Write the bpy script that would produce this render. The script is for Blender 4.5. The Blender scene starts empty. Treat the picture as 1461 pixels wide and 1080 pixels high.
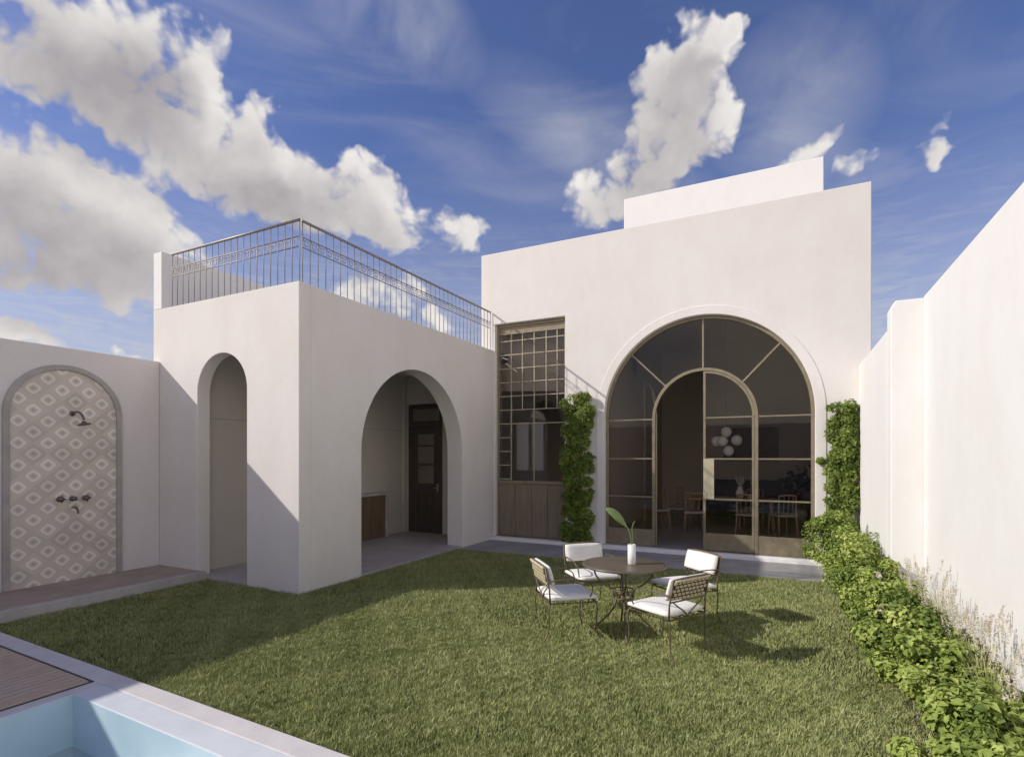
import bpy, bmesh, math, random
import numpy as np
from mathutils import Vector, Matrix, Euler

C = bpy.context.scene.collection
SC = bpy.context.scene
R = math.radians
rng = random.Random(7)
nr = np.random.default_rng(11)
PI = math.pi

# ------------------------------------------------------------------ camera
YAW = R(26.8)
FPX = 772.0
cam = bpy.data.cameras.new('camera')
cam.sensor_width = 36.0
cam.lens = 36.0 * FPX / 1461.0
cam.shift_y = 110.0 / 1461.0
cam.clip_start = 0.05
cam.clip_end = 5000
camo = bpy.data.objects.new('camera', cam)
C.objects.link(camo)
EYE = Vector((0, 0, 1.85))
camo.location = EYE
camo.rotation_euler = (PI / 2, 0, YAW)
SC.camera = camo

# ------------------------------------------------------------------ light
SUN = Vector((-1.0, -0.65, 0.765)).normalized()          # direction towards the sun
SUN_EL = math.asin(SUN.z)
SUN_STRENGTH = 3.25
SKY_STRENGTH = 0.10
FILL_CLOUD = (1.02, 0.90, 0.79)  # colour of the added out-of-view cloud, warm fill for shaded walls
SC.view_settings.view_transform = 'Standard'
SC.view_settings.look = 'None'
SC.view_settings.gamma = 1
SC.view_settings.exposure = 0.25
SC.view_settings.use_curve_mapping = False
sl = bpy.data.lights.new('sun', 'SUN')
sl.energy = SUN_STRENGTH
sl.angle = R(0.6)
sl.color = (1.0, 0.95, 0.88)
so = bpy.data.objects.new('sun', sl)
C.objects.link(so)
so.rotation_euler = SUN.to_track_quat('Z', 'Y').to_euler()
so.location = SUN * 60

# ------------------------------------------------------------------ world: sky and clouds
cy, sy = math.cos(YAW), math.sin(YAW)
FWD = Vector((-sy, cy, 0)); RGT = Vector((cy, sy, 0)); UP = Vector((0, 0, 1))
def sky_dir(x, y):
    return (FWD + RGT * ((x - 730.5) / FPX) + UP * ((650 - y) / FPX)).normalized()

world = bpy.data.worlds.new('World')
SC.world = world
world.use_nodes = True
wn, wl = world.node_tree.nodes, world.node_tree.links
wn.clear()

# cloud masses of this sky: bearing (from photo), half-size, tilt - two separate banks
CLOUDS = {
 'left': [(55, 42, 116, 92, 8), (115, 95, 66, 52, 0),
          (190, 108, 62, 52, 0), (240, 165, 84, 66, 25), (305, 216, 92, 66, 30), (362, 252, 84, 48, 20),
          (255, 46, 54, 50, 0), (300, 88, 28, 34, 0), (383, 158, 34, 32, 0),
          (421, 278, 72, 44, 10), (482, 262, 70, 54, 0), (538, 290, 62, 60, 0), (562, 328, 40, 32, 0),
          (36, 250, 100, 54, 8), (130, 290, 108, 58, 18), (208, 326, 76, 56, 15), (40, 376, 120, 52, 4), (150, 386, 106, 42, 4), (20, 310, 90, 50, 0),
          (656, 340, 44, 36, 15), (634, 318, 26, 22, 0), (500, 412, 44, 28, 0), (575, 424, 54, 32, 0), (640, 466, 34, 22, 0),
          (35, 480, 60, 18, 8), (188, 500, 36, 13, 5)],
 'right': [(972, 84, 54, 52, 0), (1004, 62, 26, 30, 0), (972, 178, 68, 84, 6), (1026, 182, 40, 36, 0), (940, 235, 52, 54, 0),
          (852, 285, 60, 42, -8), (1049, 28, 18, 12, -20),
          (1322, 204, 46, 18, -24), (1338, 230, 15, 16, 0), (1158, 212, 36, 20, -25), (1212, 244, 34, 20, 0)]}
def W(t, **kw):
    n = wn.new(t)
    for k_, v_ in kw.items(): setattr(n, k_, v_)
    return n
def wmath(op, a, b=None, clamp=False):
    n = W('ShaderNodeMath', operation=op, use_clamp=clamp)
    for i, x in enumerate((a, b)):
        if x is None: continue
        if isinstance(x, (int, float)): n.inputs[i].default_value = x
        else: wl.new(x, n.inputs[i])
    return n.outputs[0]
def wvec(op, a, b):
    n = W('ShaderNodeVectorMath', operation=op)
    for i, x in enumerate((a, b)):
        if isinstance(x, (tuple, Vector)): n.inputs[i].default_value = x
        elif isinstance(x, (int, float)): n.inputs['Scale'].default_value = x
        else: wl.new(x, n.inputs[i])
    return n.outputs[0]
def wstep(x, lo, hi):
    n = W('ShaderNodeMapRange', interpolation_type='SMOOTHSTEP')
    n.inputs['From Min'].default_value = lo; n.inputs['From Max'].default_value = hi
    wl.new(x, n.inputs['Value']); return n.outputs['Result']
def wnoise(vec, scale, detail, rough=0.5, dist=0.0):
    n = W('ShaderNodeTexNoise'); n.inputs['Scale'].default_value = scale
    n.inputs['Detail'].default_value = detail; n.inputs['Roughness'].default_value = rough
    n.inputs['Distortion'].default_value = dist; wl.new(vec, n.inputs['Vector']); return n
def wmix(f, a, b):
    n = W('ShaderNodeMix', data_type='RGBA')
    if isinstance(f, (int, float)): n.inputs[0].default_value = f
    else: wl.new(f, n.inputs[0])
    for s_, x in ((6, a), (7, b)):
        if isinstance(x, tuple): n.inputs[s_].default_value = (*x, 1)
        else: wl.new(x, n.inputs[s_])
    return n.outputs[2]
tc = W('ShaderNodeTexCoord')
D = tc.outputs['Generated']
sep = W('ShaderNodeSeparateXYZ'); wl.new(D, sep.inputs[0])
sky = W('ShaderNodeTexSky', sky_type='NISHITA')
sky.sun_disc = False
sky.sun_elevation = SUN_EL
sky.sun_rotation = math.atan2(SUN.x, SUN.y)
sky.air_density = 1.15; sky.dust_density = 0.7; sky.ozone_density = 3.0
skyc = wvec('MULTIPLY', sky.outputs['Color'], (SKY_STRENGTH * 0.72, SKY_STRENGTH * 0.70, SKY_STRENGTH * 0.98))
# thin high wisps and the hazier air low down
mp = W('ShaderNodeMapping'); mp.inputs['Scale'].default_value = (1.0, 1.0, 3.2); mp.inputs['Rotation'].default_value = (0.5, 0.25, 0.4)
wl.new(D, mp.inputs['Vector'])
ci = wnoise(mp.outputs[0], 2.2, 5, 0.55, 1.0).outputs['Fac']
cir = wmath('MULTIPLY', wstep(ci, 0.43, 0.78), 0.30)
mp2 = W('ShaderNodeMapping'); mp2.inputs['Scale'].default_value = (1.0, 1.0, 6.0); wl.new(D, mp2.inputs['Vector'])
ri = wnoise(mp2.outputs[0], 14, 4, 0.6, 0.8).outputs['Fac']
low = wmath('SUBTRACT', 1.0, wstep(sep.outputs['Z'], 0.05, 0.50))
rip = wmath('MULTIPLY', low, wmath('ADD', wmath('MULTIPLY', wstep(ri, 0.38, 0.70), 0.34), 0.56))
veil = wmath('MAXIMUM', cir, rip)
for (px, py, rx, ry, tilt, amt) in ((555, 15, 120, 62, 20, 0.55), (850, 200, 170, 50, 30, 0.34), (1130, 150, 90, 90, -40, 0.30)):   # faint high veils
    c = sky_dir(px, py); k = FPX * math.sqrt(1 + ((px - 730.5) / FPX) ** 2 + ((650 - py) / FPX) ** 2)
    e1 = -UP.cross(c); e1.normalize(); e2 = e1.cross(c); e2.normalize()
    if e2.z < 0: e2 = -e2
    a = -R(tilt); u = e1 * math.cos(a) + e2 * math.sin(a); v = -e1 * math.sin(a) + e2 * math.cos(a)
    m = W('ShaderNodeMapping', vector_type='TEXTURE'); m.inputs['Location'].default_value = c
    m.inputs['Rotation'].default_value = Matrix((u, v, u.cross(v))).transposed().to_euler(); m.inputs['Scale'].default_value = (1.3 * rx / k, 1.3 * ry / k, 0.9)
    wl.new(D, m.inputs['Vector'])
    d = W('ShaderNodeVectorMath', operation='DOT_PRODUCT'); wl.new(m.outputs[0], d.inputs[0]); wl.new(m.outputs[0], d.inputs[1])
    soft = wmath('SUBTRACT', 1.0, d.outputs['Value'], True)
    veil = wmath('ADD', veil, wmath('MULTIPLY', wmath('MULTIPLY', soft, wstep(wnoise(D, 5.0, 5, 0.55, 0.6).outputs['Fac'], 0.30, 0.72)), amt), True)
c1 = wmix(veil, skyc, (0.50, 0.50, 0.53))
# unseen bright cloud added low around and behind the view, to fill the shade
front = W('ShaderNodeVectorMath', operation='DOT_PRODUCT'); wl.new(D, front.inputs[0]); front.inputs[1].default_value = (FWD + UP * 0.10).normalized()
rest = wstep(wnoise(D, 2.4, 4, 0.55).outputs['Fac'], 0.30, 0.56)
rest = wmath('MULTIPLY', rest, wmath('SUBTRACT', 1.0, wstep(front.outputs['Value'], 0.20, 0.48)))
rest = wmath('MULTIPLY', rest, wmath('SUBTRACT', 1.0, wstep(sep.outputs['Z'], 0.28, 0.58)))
base = wmix(rest, c1, FILL_CLOUD)
def bg(col):
    n = W('ShaderNodeBackground'); n.inputs['Strength'].default_value = 1.0; wl.new(col, n.inputs['Color']); return n.outputs[0]
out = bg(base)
for bank, blobs in CLOUDS.items():
    # each bank is evaluated only for bearings inside its own cone
    cs = [sky_dir(b_[0], b_[1]) for b_ in blobs]
    axis = sum(cs, Vector()).normalized()
    K = lambda b_: FPX * math.sqrt(1 + ((b_[0] - 730.5) / FPX) ** 2 + ((650 - b_[1]) / FPX) ** 2)
    ang = max(axis.angle(c) + 1.85 * max(b_[2], b_[3]) / K(b_) for c, b_ in zip(cs, blobs))
    cone = W('ShaderNodeVectorMath', operation='DOT_PRODUCT'); wl.new(D, cone.inputs[0]); cone.inputs[1].default_value = axis
    part_ = W('ShaderNodeVectorMath', operation='DOT_PRODUCT'); wl.new(D, part_.inputs[0]); part_.inputs[1].default_value = RGT - FWD * ((742 - 730.5) / FPX)
    inside = wmath('MULTIPLY', wmath('GREATER_THAN', cone.outputs['Value'], math.cos(ang)), wmath('LESS_THAN' if bank == 'left' else 'GREATER_THAN', part_.outputs['Value'], 0.0))
    warp = wnoise(D, 9.0, 4, 0.55)
    DW = wvec('ADD', D, wvec('SCALE', wvec('SUBTRACT', warp.outputs['Color'], (0.5, 0.5, 0.5)), 0.085))
    def mass(vec):
        acc = None
        for b_, c in zip(blobs, cs):
            k = K(b_)
            e1 = -UP.cross(c); e1.normalize()
            e2 = e1.cross(c); e2.normalize()
            if e2.z < 0: e2 = -e2
            a = -R(b_[4])
            u = e1 * math.cos(a) + e2 * math.sin(a); v = -e1 * math.sin(a) + e2 * math.cos(a)
            m = W('ShaderNodeMapping', vector_type='TEXTURE')
            m.inputs['Location'].default_value = c
            m.inputs['Rotation'].default_value = Matrix((u, v, u.cross(v))).transposed().to_euler()
            m.inputs['Scale'].default_value = (1.74 * b_[2] / k, 1.74 * b_[3] / k, 0.9)
            if acc is None: wl.new(vec, m.inputs['Vector'])
            else:                                  # keeps the evaluation in sequence
                q = W('ShaderNodeVectorMath', operation='MULTIPLY_ADD')
                wl.new(acc, q.inputs[0]); q.inputs[1].default_value = (1e-6, 1e-6, 1e-6); wl.new(vec, q.inputs[2])
                wl.new(q.outputs[0], m.inputs['Vector'])
            d = W('ShaderNodeVectorMath', operation='DOT_PRODUCT'); wl.new(m.outputs[0], d.inputs[0]); wl.new(m.outputs[0], d.inputs[1])
            s_ = wmath('SUBTRACT', 1.0, d.outputs['Value'], True)
            if acc is None: acc = s_
            else:
                ad = W('ShaderNodeMath', operation='MULTIPLY_ADD')
                wl.new(s_, ad.inputs[0]); wl.new(s_, ad.inputs[1]); wl.new(acc, ad.inputs[2]); acc = ad.outputs[0]
        return wmath('SUBTRACT', 1.0, wmath('EXPONENT', wmath('MULTIPLY', acc, -1.35)))
    m0 = mass(DW)
    fb = wnoise(D, 10.0, 8, 0.60).outputs['Fac']
    vo = W('ShaderNodeTexVoronoi', feature='SMOOTH_F1'); vo.inputs['Scale'].default_value = 20
    vo.inputs['Detail'].default_value = 2; vo.inputs['Roughness'].default_value = 0.55; vo.inputs['Smoothness'].default_value = 0.6
    wl.new(DW, vo.inputs['Vector'])
    billow = wmath('SUBTRACT', 0.42, vo.outputs['Distance'])
    dens = wmath('ADD', m0, wmath('ADD', wmath('MULTIPLY', wmath('SUBTRACT', fb, 0.5), 0.70), wmath('MULTIPLY', billow, 0.52)))
    alpha = wstep(dens, 0.31, 0.58)
    # self-shading: how much cloud lies between this bearing and the sunward, upper side
    off = (RGT * 0.45 + UP * 0.85) * 0.06
    seq = W('ShaderNodeVectorMath', operation='MULTIPLY_ADD'); wl.new(alpha, seq.inputs[0]); seq.inputs[1].default_value = (1e-6, 1e-6, 1e-6)
    wl.new(wvec('ADD', DW, tuple(off)), seq.inputs[2])
    m1 = mass(seq.outputs[0])
    fb2 = wnoise(D, 7.0, 5, 0.55).outputs['Fac']
    thick = wmath('ADD', wmath('MULTIPLY', m1, 0.70), wmath('MULTIPLY', dens, 0.30))
    shade = wstep(wmath('ADD', thick, wmath('MULTIPLY', wmath('SUBTRACT', fb2, 0.5), 0.60)), 0.30, 1.25)
    shade = wmath('SUBTRACT', shade, wmath('MULTIPLY', billow, 0.40), True)
    ccol = wmix(shade, (0.74, 0.71, 0.685), (0.33, 0.31, 0.325))
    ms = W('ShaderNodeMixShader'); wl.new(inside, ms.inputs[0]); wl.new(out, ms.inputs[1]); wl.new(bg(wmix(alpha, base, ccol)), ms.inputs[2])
    out = ms.outputs[0]
wo = W('ShaderNodeOutputWorld'); wl.new(out, wo.inputs[0])
world.cycles.sampling_method = 'NONE'

# ------------------------------------------------------------------ materials
def new_mat(name):
    m = bpy.data.materials.new(name); m.use_nodes = True
    nt = m.node_tree; b = nt.nodes['Principled BSDF']
    return m, nt.nodes, nt.links, b
def noise_node(n, l, scale, detail=6, rough=0.55, coord='Object', stretch=None, dist=0):
    t = n.new('ShaderNodeTexCoord'); src = t.outputs[coord]
    if stretch:
        mp_ = n.new('ShaderNodeMapping'); mp_.inputs['Scale'].default_value = stretch; l.new(src, mp_.inputs[0]); src = mp_.outputs[0]
    x = n.new('ShaderNodeTexNoise'); x.inputs['Scale'].default_value = scale
    x.inputs['Detail'].default_value = detail; x.inputs['Roughness'].default_value = rough; x.inputs['Distortion'].default_value = dist
    l.new(src, x.inputs['Vector']); return x.outputs['Fac']
def ramp(n, l, fac, stops):
    r_ = n.new('ShaderNodeValToRGB'); l.new(fac, r_.inputs[0])
    e = r_.color_ramp.elements
    e[0].position, e[0].color = stops[0][0], (*stops[0][1], 1)
    e[1].position, e[1].color = stops[-1][0], (*stops[-1][1], 1)
    for p_, c_ in stops[1:-1]:
        q = e.new(p_); q.color = (*c_, 1)
    return r_.outputs['Color']
def bump(n, l, b, h, strength=0.2, dist=0.01):
    x = n.new('ShaderNodeBump'); x.inputs['Strength'].default_value = strength; x.inputs['Distance'].default_value = dist
    l.new(h, x.inputs['Height']); l.new(x.outputs[0], b.inputs['Normal'])
def M(name, c0, c1, scale=8, rough=0.6, metal=0.0, bs=0.0, bscale=60, stretch=None, spec=0.5, detail=6, bdist=0.01, lo=0.3, hi=0.7):
    m, n, l, b = new_mat(name)
    f = noise_node(n, l, scale, detail, stretch=stretch)
    l.new(ramp(n, l, f, [(lo, c0), (hi, c1)]), b.inputs['Base Color'])
    b.inputs['Roughness'].default_value = rough; b.inputs['Metallic'].default_value = metal
    b.inputs['Specular IOR Level'].default_value = spec
    if bs: bump(n, l, b, noise_node(n, l, bscale, 5, stretch=stretch), bs, bdist)
    return m
def stucco(name, base, dirt=0.045):
    m, n, l, b = new_mat(name)
    big = noise_node(n, l, 0.55, 5, 0.6)
    streak = noise_node(n, l, 2.2, 5, 0.6, stretch=(1.0, 1.0, 0.45))
    fine = noise_node(n, l, 14, 6, 0.65)
    a1 = n.new('ShaderNodeMath'); a1.operation = 'ADD'; l.new(big, a1.inputs[0]); l.new(streak, a1.inputs[1])
    a2 = n.new('ShaderNodeMath'); a2.operation = 'ADD'; l.new(a1.outputs[0], a2.inputs[0])
    a3 = n.new('ShaderNodeMath'); a3.operation = 'MULTIPLY'; a3.inputs[1].default_value = 0.5; l.new(fine, a3.inputs[0]); l.new(a3.outputs[0], a2.inputs[1])
    a4 = n.new('ShaderNodeMath'); a4.operation = 'MULTIPLY'; a4.inputs[1].default_value = 0.4; l.new(a2.outputs[0], a4.inputs[0])
    d = tuple(x * (1 - dirt) * (0.99, 0.975, 0.955)[i] for i, x in enumerate(base))
    l.new(ramp(n, l, a4.outputs[0], [(0.40, d), (0.56, base)]), b.inputs['Base Color'])
    b.inputs['Roughness'].default_value = 0.85; b.inputs['Specular IOR Level'].default_value = 0.2
    h = n.new('ShaderNodeMath'); h.operation = 'ADD'
    l.new(noise_node(n, l, 90, 4, 0.6), h.inputs[0]); l.new(noise_node(n, l, 3.0, 4, 0.5), h.inputs[1])
    bump(n, l, b, h.outputs[0], 0.16, 0.012)
    return m
MT = {}
MT['wall'] = stucco('warm_white_stucco', (0.78, 0.745, 0.708))
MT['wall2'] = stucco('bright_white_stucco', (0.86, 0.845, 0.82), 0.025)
MT['wall3'] = stucco('neutral_white_stucco', (0.80, 0.785, 0.76), 0.025)  # one even off-white for the right-hand garden walls
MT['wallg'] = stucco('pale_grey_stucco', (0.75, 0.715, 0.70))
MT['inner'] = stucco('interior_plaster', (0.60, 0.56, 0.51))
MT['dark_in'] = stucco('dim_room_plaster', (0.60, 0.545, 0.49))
MT['trim'] = M('grey_stone_trim', (0.34, 0.32, 0.31), (0.44, 0.41, 0.40), 6, 0.7, bs=0.15)
MT['coping'] = M('pale_pink_stone', (0.62, 0.575, 0.55), (0.71, 0.665, 0.635), 5, 0.7, bs=0.15, bscale=80)
MT['ledge'] = M('wet_pale_stone', (0.64, 0.67, 0.69), (0.72, 0.75, 0.76), 5, 0.45, bs=0.1)
MT['concrete'] = M('grey_concrete', (0.27, 0.255, 0.25), (0.37, 0.35, 0.345), 2.2, 0.75, bs=0.2, bscale=50)
MT['kerb'] = M('grey_kerb_stone', (0.42, 0.40, 0.385), (0.54, 0.51, 0.49), 4, 0.8, bs=0.2)
MT['tanstone'] = M('tan_stone', (0.34, 0.27, 0.22), (0.45, 0.36, 0.30), 3, 0.7, bs=0.15)
MT['floor'] = M('porch_floor_stone', (0.44, 0.40, 0.385), (0.54, 0.49, 0.47), 3, 0.5, bs=0.08)
MT['infloor'] = M('interior_floor', (0.36, 0.32, 0.29), (0.44, 0.40, 0.36), 3, 0.3)
MT['soil'] = M('soil', (0.035, 0.025, 0.015), (0.08, 0.06, 0.04), 12, 0.95, bs=0.6, bscale=40, bdist=0.03)
MT['turf'] = M('turf_soil', (0.012, 0.014, 0.006), (0.03, 0.034, 0.013), 18, 0.95, bs=0.6, bscale=60, bdist=0.02)
MT['ground'] = M('dry_ground', (0.16, 0.14, 0.10), (0.24, 0.21, 0.16), 0.3, 0.95, bs=0.3, bscale=4)
MT['bronze'] = M('bronze_painted_metal', (0.235, 0.195, 0.125), (0.31, 0.262, 0.18), 10, 0.42, 0.35, bs=0.05)
MT['bronzedark'] = M('aged_brown_wood', (0.185, 0.145, 0.10), (0.25, 0.20, 0.14), 4, 0.5, bs=0.15, bscale=30, stretch=(4, 4, 0.4))
MT['plate'] = M('pale_brass_plate', (0.48, 0.42, 0.28), (0.56, 0.50, 0.35), 12, 0.4, 0.2)
MT['iron'] = M('dark_wrought_iron', (0.12, 0.09, 0.062), (0.19, 0.145, 0.105), 30, 0.5, 0.3, bs=0.15, bscale=120)
MT['rail'] = M('weathered_steel', (0.26, 0.23, 0.21), (0.34, 0.305, 0.28), 14, 0.5, 0.5, bs=0.1)
MT['tabletop'] = M('brown_table_top', (0.115, 0.092, 0.062), (0.165, 0.135, 0.095), 7, 0.38, 0.2, bs=0.08)
MT['cushion'] = M('white_canvas', (0.78, 0.75, 0.69), (0.86, 0.83, 0.77), 9, 0.9, bs=0.25, bscale=180, spec=0.2)
MT['strap'] = M('cream_woven_strap', (0.48, 0.41, 0.25), (0.64, 0.56, 0.38), 40, 0.8, bs=0.3, bscale=200)
MT['strapback'] = M('dark_gap_backing', (0.045, 0.032, 0.02), (0.085, 0.06, 0.038), 60, 0.7, bs=0.3, bscale=200)  # dark colour stands in for shade between chair straps; also under deck planks
MT['ceramic'] = M('white_ceramic', (0.78, 0.77, 0.74), (0.84, 0.83, 0.80), 6, 0.25)
MT['darkmetal'] = M('dark_fixture_metal', (0.17, 0.145, 0.13), (0.24, 0.21, 0.19), 12, 0.35, 0.7)
MT['darkwood'] = M('dark_door_wood', (0.05, 0.038, 0.031), (0.085, 0.066, 0.055), 4, 0.5, bs=0.2, bscale=25, stretch=(4, 4, 0.4))
MT['cabinet'] = M('brown_cabinet_wood', (0.14, 0.095, 0.06), (0.20, 0.14, 0.09), 4, 0.5, bs=0.15, bscale=25, stretch=(4, 4, 0.4))
MT['rattan'] = M('light_chair_wood', (0.42, 0.28, 0.18), (0.54, 0.38, 0.26), 9, 0.5)
MT['sofa'] = M('charcoal_sofa_fabric', (0.03, 0.028, 0.026), (0.05, 0.046, 0.043), 30, 0.95)
MT['sage'] = M('pale_fabric', (0.42, 0.38, 0.35), (0.52, 0.48, 0.44), 20, 0.9)
MT['darkleaf'] = M('dark_indoor_leaf', (0.012, 0.02, 0.008), (0.03, 0.045, 0.018), 8, 0.5)
MT['art'] = M('brown_picture_field', (0.10, 0.065, 0.042), (0.17, 0.11, 0.075), 3, 0.7)

def glass(name, tint, refl_scale=1.0):
    m, n, l, b = new_mat(name); n.remove(b)
    tr = n.new('ShaderNodeBsdfTransparent'); tr.inputs[0].default_value = (*tint, 1)
    gl = n.new('ShaderNodeBsdfGlossy'); gl.inputs['Roughness'].default_value = 0.015
    fr = n.new('ShaderNodeFresnel'); fr.inputs['IOR'].default_value = 1.45
    ml = n.new('ShaderNodeMath'); ml.operation = 'MULTIPLY'; ml.inputs[1].default_value = refl_scale; ml.use_clamp = True
    l.new(fr.outputs[0], ml.inputs[0])
    f = noise_node(n, l, 1.5, 2)
    bp = n.new('ShaderNodeBump'); bp.inputs['Strength'].default_value = 0.04; bp.inputs['Distance'].default_value = 0.02
    l.new(f, bp.inputs['Height']); l.new(bp.outputs[0], gl.inputs['Normal'])
    mx = n.new('ShaderNodeMixShader'); l.new(ml.outputs[0], mx.inputs[0]); l.new(tr.outputs[0], mx.inputs[1]); l.new(gl.outputs[0], mx.inputs[2])
    l.new(mx.outputs[0], n['Material Output'].inputs[0]); return m
MT['glass'] = glass('smoked_window_glass', (0.93, 0.90, 0.87), 0.8)
MT['clearglass'] = glass('clear_window_glass', (0.86, 0.84, 0.82), 1.0)
MT['doorglass'] = glass('dim_door_glass', (0.75, 0.73, 0.70), 1.0)

def frosted(name, col):
    m, n, l, b = new_mat(name); n.remove(b)
    t = n.new('ShaderNodeBsdfTranslucent'); t.inputs[0].default_value = (*col, 1)
    d = n.new('ShaderNodeBsdfDiffuse'); d.inputs[0].default_value = (*col, 1)
    mx = n.new('ShaderNodeMixShader'); mx.inputs[0].default_value = 0.35
    l.new(t.outputs[0], mx.inputs[1]); l.new(d.outputs[0], mx.inputs[2]); l.new(mx.outputs[0], n['Material Output'].inputs[0]); return m
MT['frost'] = frosted('frosted_pane', (0.80, 0.78, 0.76))
MT['globe'] = M('white_glass_globe', (0.80, 0.79, 0.78), (0.86, 0.85, 0.84), 4, 0.15)

def water():
    m, n, l, b = new_mat('pool_water'); n.remove(b)
    tr = n.new('ShaderNodeBsdfTransparent'); tr.inputs[0].default_value = (0.90, 0.97, 0.99, 1)
    gl = n.new('ShaderNodeBsdfGlossy'); gl.inputs['Roughness'].default_value = 0.02
    fr = n.new('ShaderNodeFresnel'); fr.inputs['IOR'].default_value = 1.33
    mx = n.new('ShaderNodeMixShader'); l.new(fr.outputs[0], mx.inputs[0]); l.new(tr.outputs[0], mx.inputs[1]); l.new(gl.outputs[0], mx.inputs[2])
    bp = n.new('ShaderNodeBump'); bp.inputs['Strength'].default_value = 0.12; bp.inputs['Distance'].default_value = 0.03
    l.new(noise_node(n, l, 5, 3), bp.inputs['Height']); l.new(bp.outputs[0], gl.inputs['Normal']); l.new(bp.outputs[0], fr.inputs['Normal'])
    l.new(mx.outputs[0], n['Material Output'].inputs[0]); return m
MT['water'] = water()
MT['poolwall'] = M('aqua_pool_plaster', (0.44, 0.62, 0.69), (0.54, 0.71, 0.76), 3, 0.5, bs=0.1, bscale=30)

def deckmat():
    m, n, l, b = new_mat('thermo_wood_deck')
    f = noise_node(n, l, 3, 7, 0.6, stretch=(14, 0.8, 6))
    l.new(ramp(n, l, f, [(0.3, (0.48, 0.36, 0.25)), (0.7, (0.64, 0.50, 0.37))]), b.inputs['Base Color'])
    b.inputs['Roughness'].default_value = 0.65
    bump(n, l, b, f, 0.25, 0.004); return m
MT['deck'] = deckmat()

def tilemat():
    m, n, l, b = new_mat('lattice_cement_tile')
    t = n.new('ShaderNodeTexCoord'); s = n.new('ShaderNodeSeparateXYZ'); l.new(t.outputs['Object'], s.inputs[0])
    def mm(op, a, bb=None):
        x = n.new('ShaderNodeMath'); x.operation = op
        for i, q in enumerate((a, bb)):
            if q is None: continue
            if isinstance(q, (int, float)): x.inputs[i].default_value = q
            else: l.new(q, x.inputs[i])
        return x.outputs[0]
    u = mm('DIVIDE', s.outputs['Y'], 0.318); v = mm('DIVIDE', s.outputs['Z'], 0.288)
    a = mm('ADD', u, v); c = mm('SUBTRACT', u, v)
    fa = mm('ABSOLUTE', mm('SUBTRACT', mm('FRACT', a), 0.5)); fc = mm('ABSOLUTE', mm('SUBTRACT', mm('FRACT', c), 0.5))
    # slightly rounded diamond distance
    dd = mm('POWER', mm('ADD', mm('POWER', fa, 4.0), mm('POWER', fc, 4.0)), 0.25)
    vec = n.new('ShaderNodeCombineXYZ'); l.new(mm('FLOOR', a), vec.inputs[0]); l.new(mm('FLOOR', c), vec.inputs[1])
    wn_ = n.new('ShaderNodeTexWhiteNoise'); wn_.noise_dimensions = '2D'; l.new(vec.outputs[0], wn_.inputs['Vector'])
    r_ = n.new('ShaderNodeValToRGB'); r_.color_ramp.interpolation = 'CONSTANT'
    e = r_.color_ramp.elements
    e[0].position, e[0].color = 0.0, (0.46, 0.42, 0.39, 1)
    e[1].position, e[1].color = 0.095, (0.63, 0.565, 0.495, 1)
    for p_, q in ((0.195, (0.78, 0.735, 0.68, 1)), (0.31, (0.60, 0.54, 0.475, 1))):
        z = e.new(p_); z.color = q
    l.new(dd, r_.inputs[0])
    hs = n.new('ShaderNodeHueSaturation'); l.new(r_.outputs[0], hs.inputs['Color'])
    l.new(mm('ADD', mm('MULTIPLY', wn_.outputs['Value'], 0.22), 0.88), hs.inputs['Value'])
    l.new(hs.outputs[0], b.inputs['Base Color']); b.inputs['Roughness'].default_value = 0.45
    return m
MT['tile'] = tilemat()

def leafmat(name, c_dark, c_mid, c_light, trans=0.35, rough=0.5):
    m, n, l, b = new_mat(name)
    at = n.new('ShaderNodeAttribute'); at.attribute_name = 'tone'
    col = ramp(n, l, at.outputs['Fac'], [(0.0, c_dark), (0.5, c_mid), (1.0, c_light)])
    l.new(col, b.inputs['Base Color']); b.inputs['Roughness'].default_value = rough
    b.inputs['Specular IOR Level'].default_value = 0.3
    tr = n.new('ShaderNodeBsdfTranslucent'); l.new(col, tr.inputs[0])
    mx = n.new('ShaderNodeMixShader'); mx.inputs[0].default_value = trans
    l.new(b.outputs[0], mx.inputs[1]); l.new(tr.outputs[0], mx.inputs[2]); l.new(mx.outputs[0], n['Material Output'].inputs[0])
    return m
MT['grass'] = leafmat('lawn_blades', (0.19, 0.22, 0.065), (0.375, 0.40, 0.155), (0.58, 0.58, 0.28), 0.08, 0.6)
MT['bush'] = leafmat('shrub_leaf', (0.09, 0.14, 0.022), (0.29, 0.37, 0.075), (0.54, 0.60, 0.17), 0.28)
MT['vine'] = leafmat('vine_leaf', (0.07, 0.115, 0.018), (0.18, 0.25, 0.045), (0.37, 0.44, 0.10), 0.4)
MT['plume'] = leafmat('pale_grass_plume', (0.50, 0.48, 0.26), (0.76, 0.69, 0.54), (0.88, 0.81, 0.71), 0.4, 0.8)
MT['reed'] = leafmat('reed_blade', (0.26, 0.30, 0.10), (0.44, 0.44, 0.20), (0.66, 0.60, 0.38), 0.35, 0.7)
MT['petal'] = leafmat('pale_pink_petal', (0.6, 0.45, 0.45), (0.7, 0.6, 0.58), (0.8, 0.75, 0.72), 0.4, 0.7)
MT['stem'] = M('brown_stem', (0.06, 0.04, 0.025), (0.12, 0.085, 0.05), 14, 0.85)
MT['vaseleaf'] = M('broad_green_leaf', (0.13, 0.20, 0.06), (0.20, 0.28, 0.09), 6, 0.45)

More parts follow.
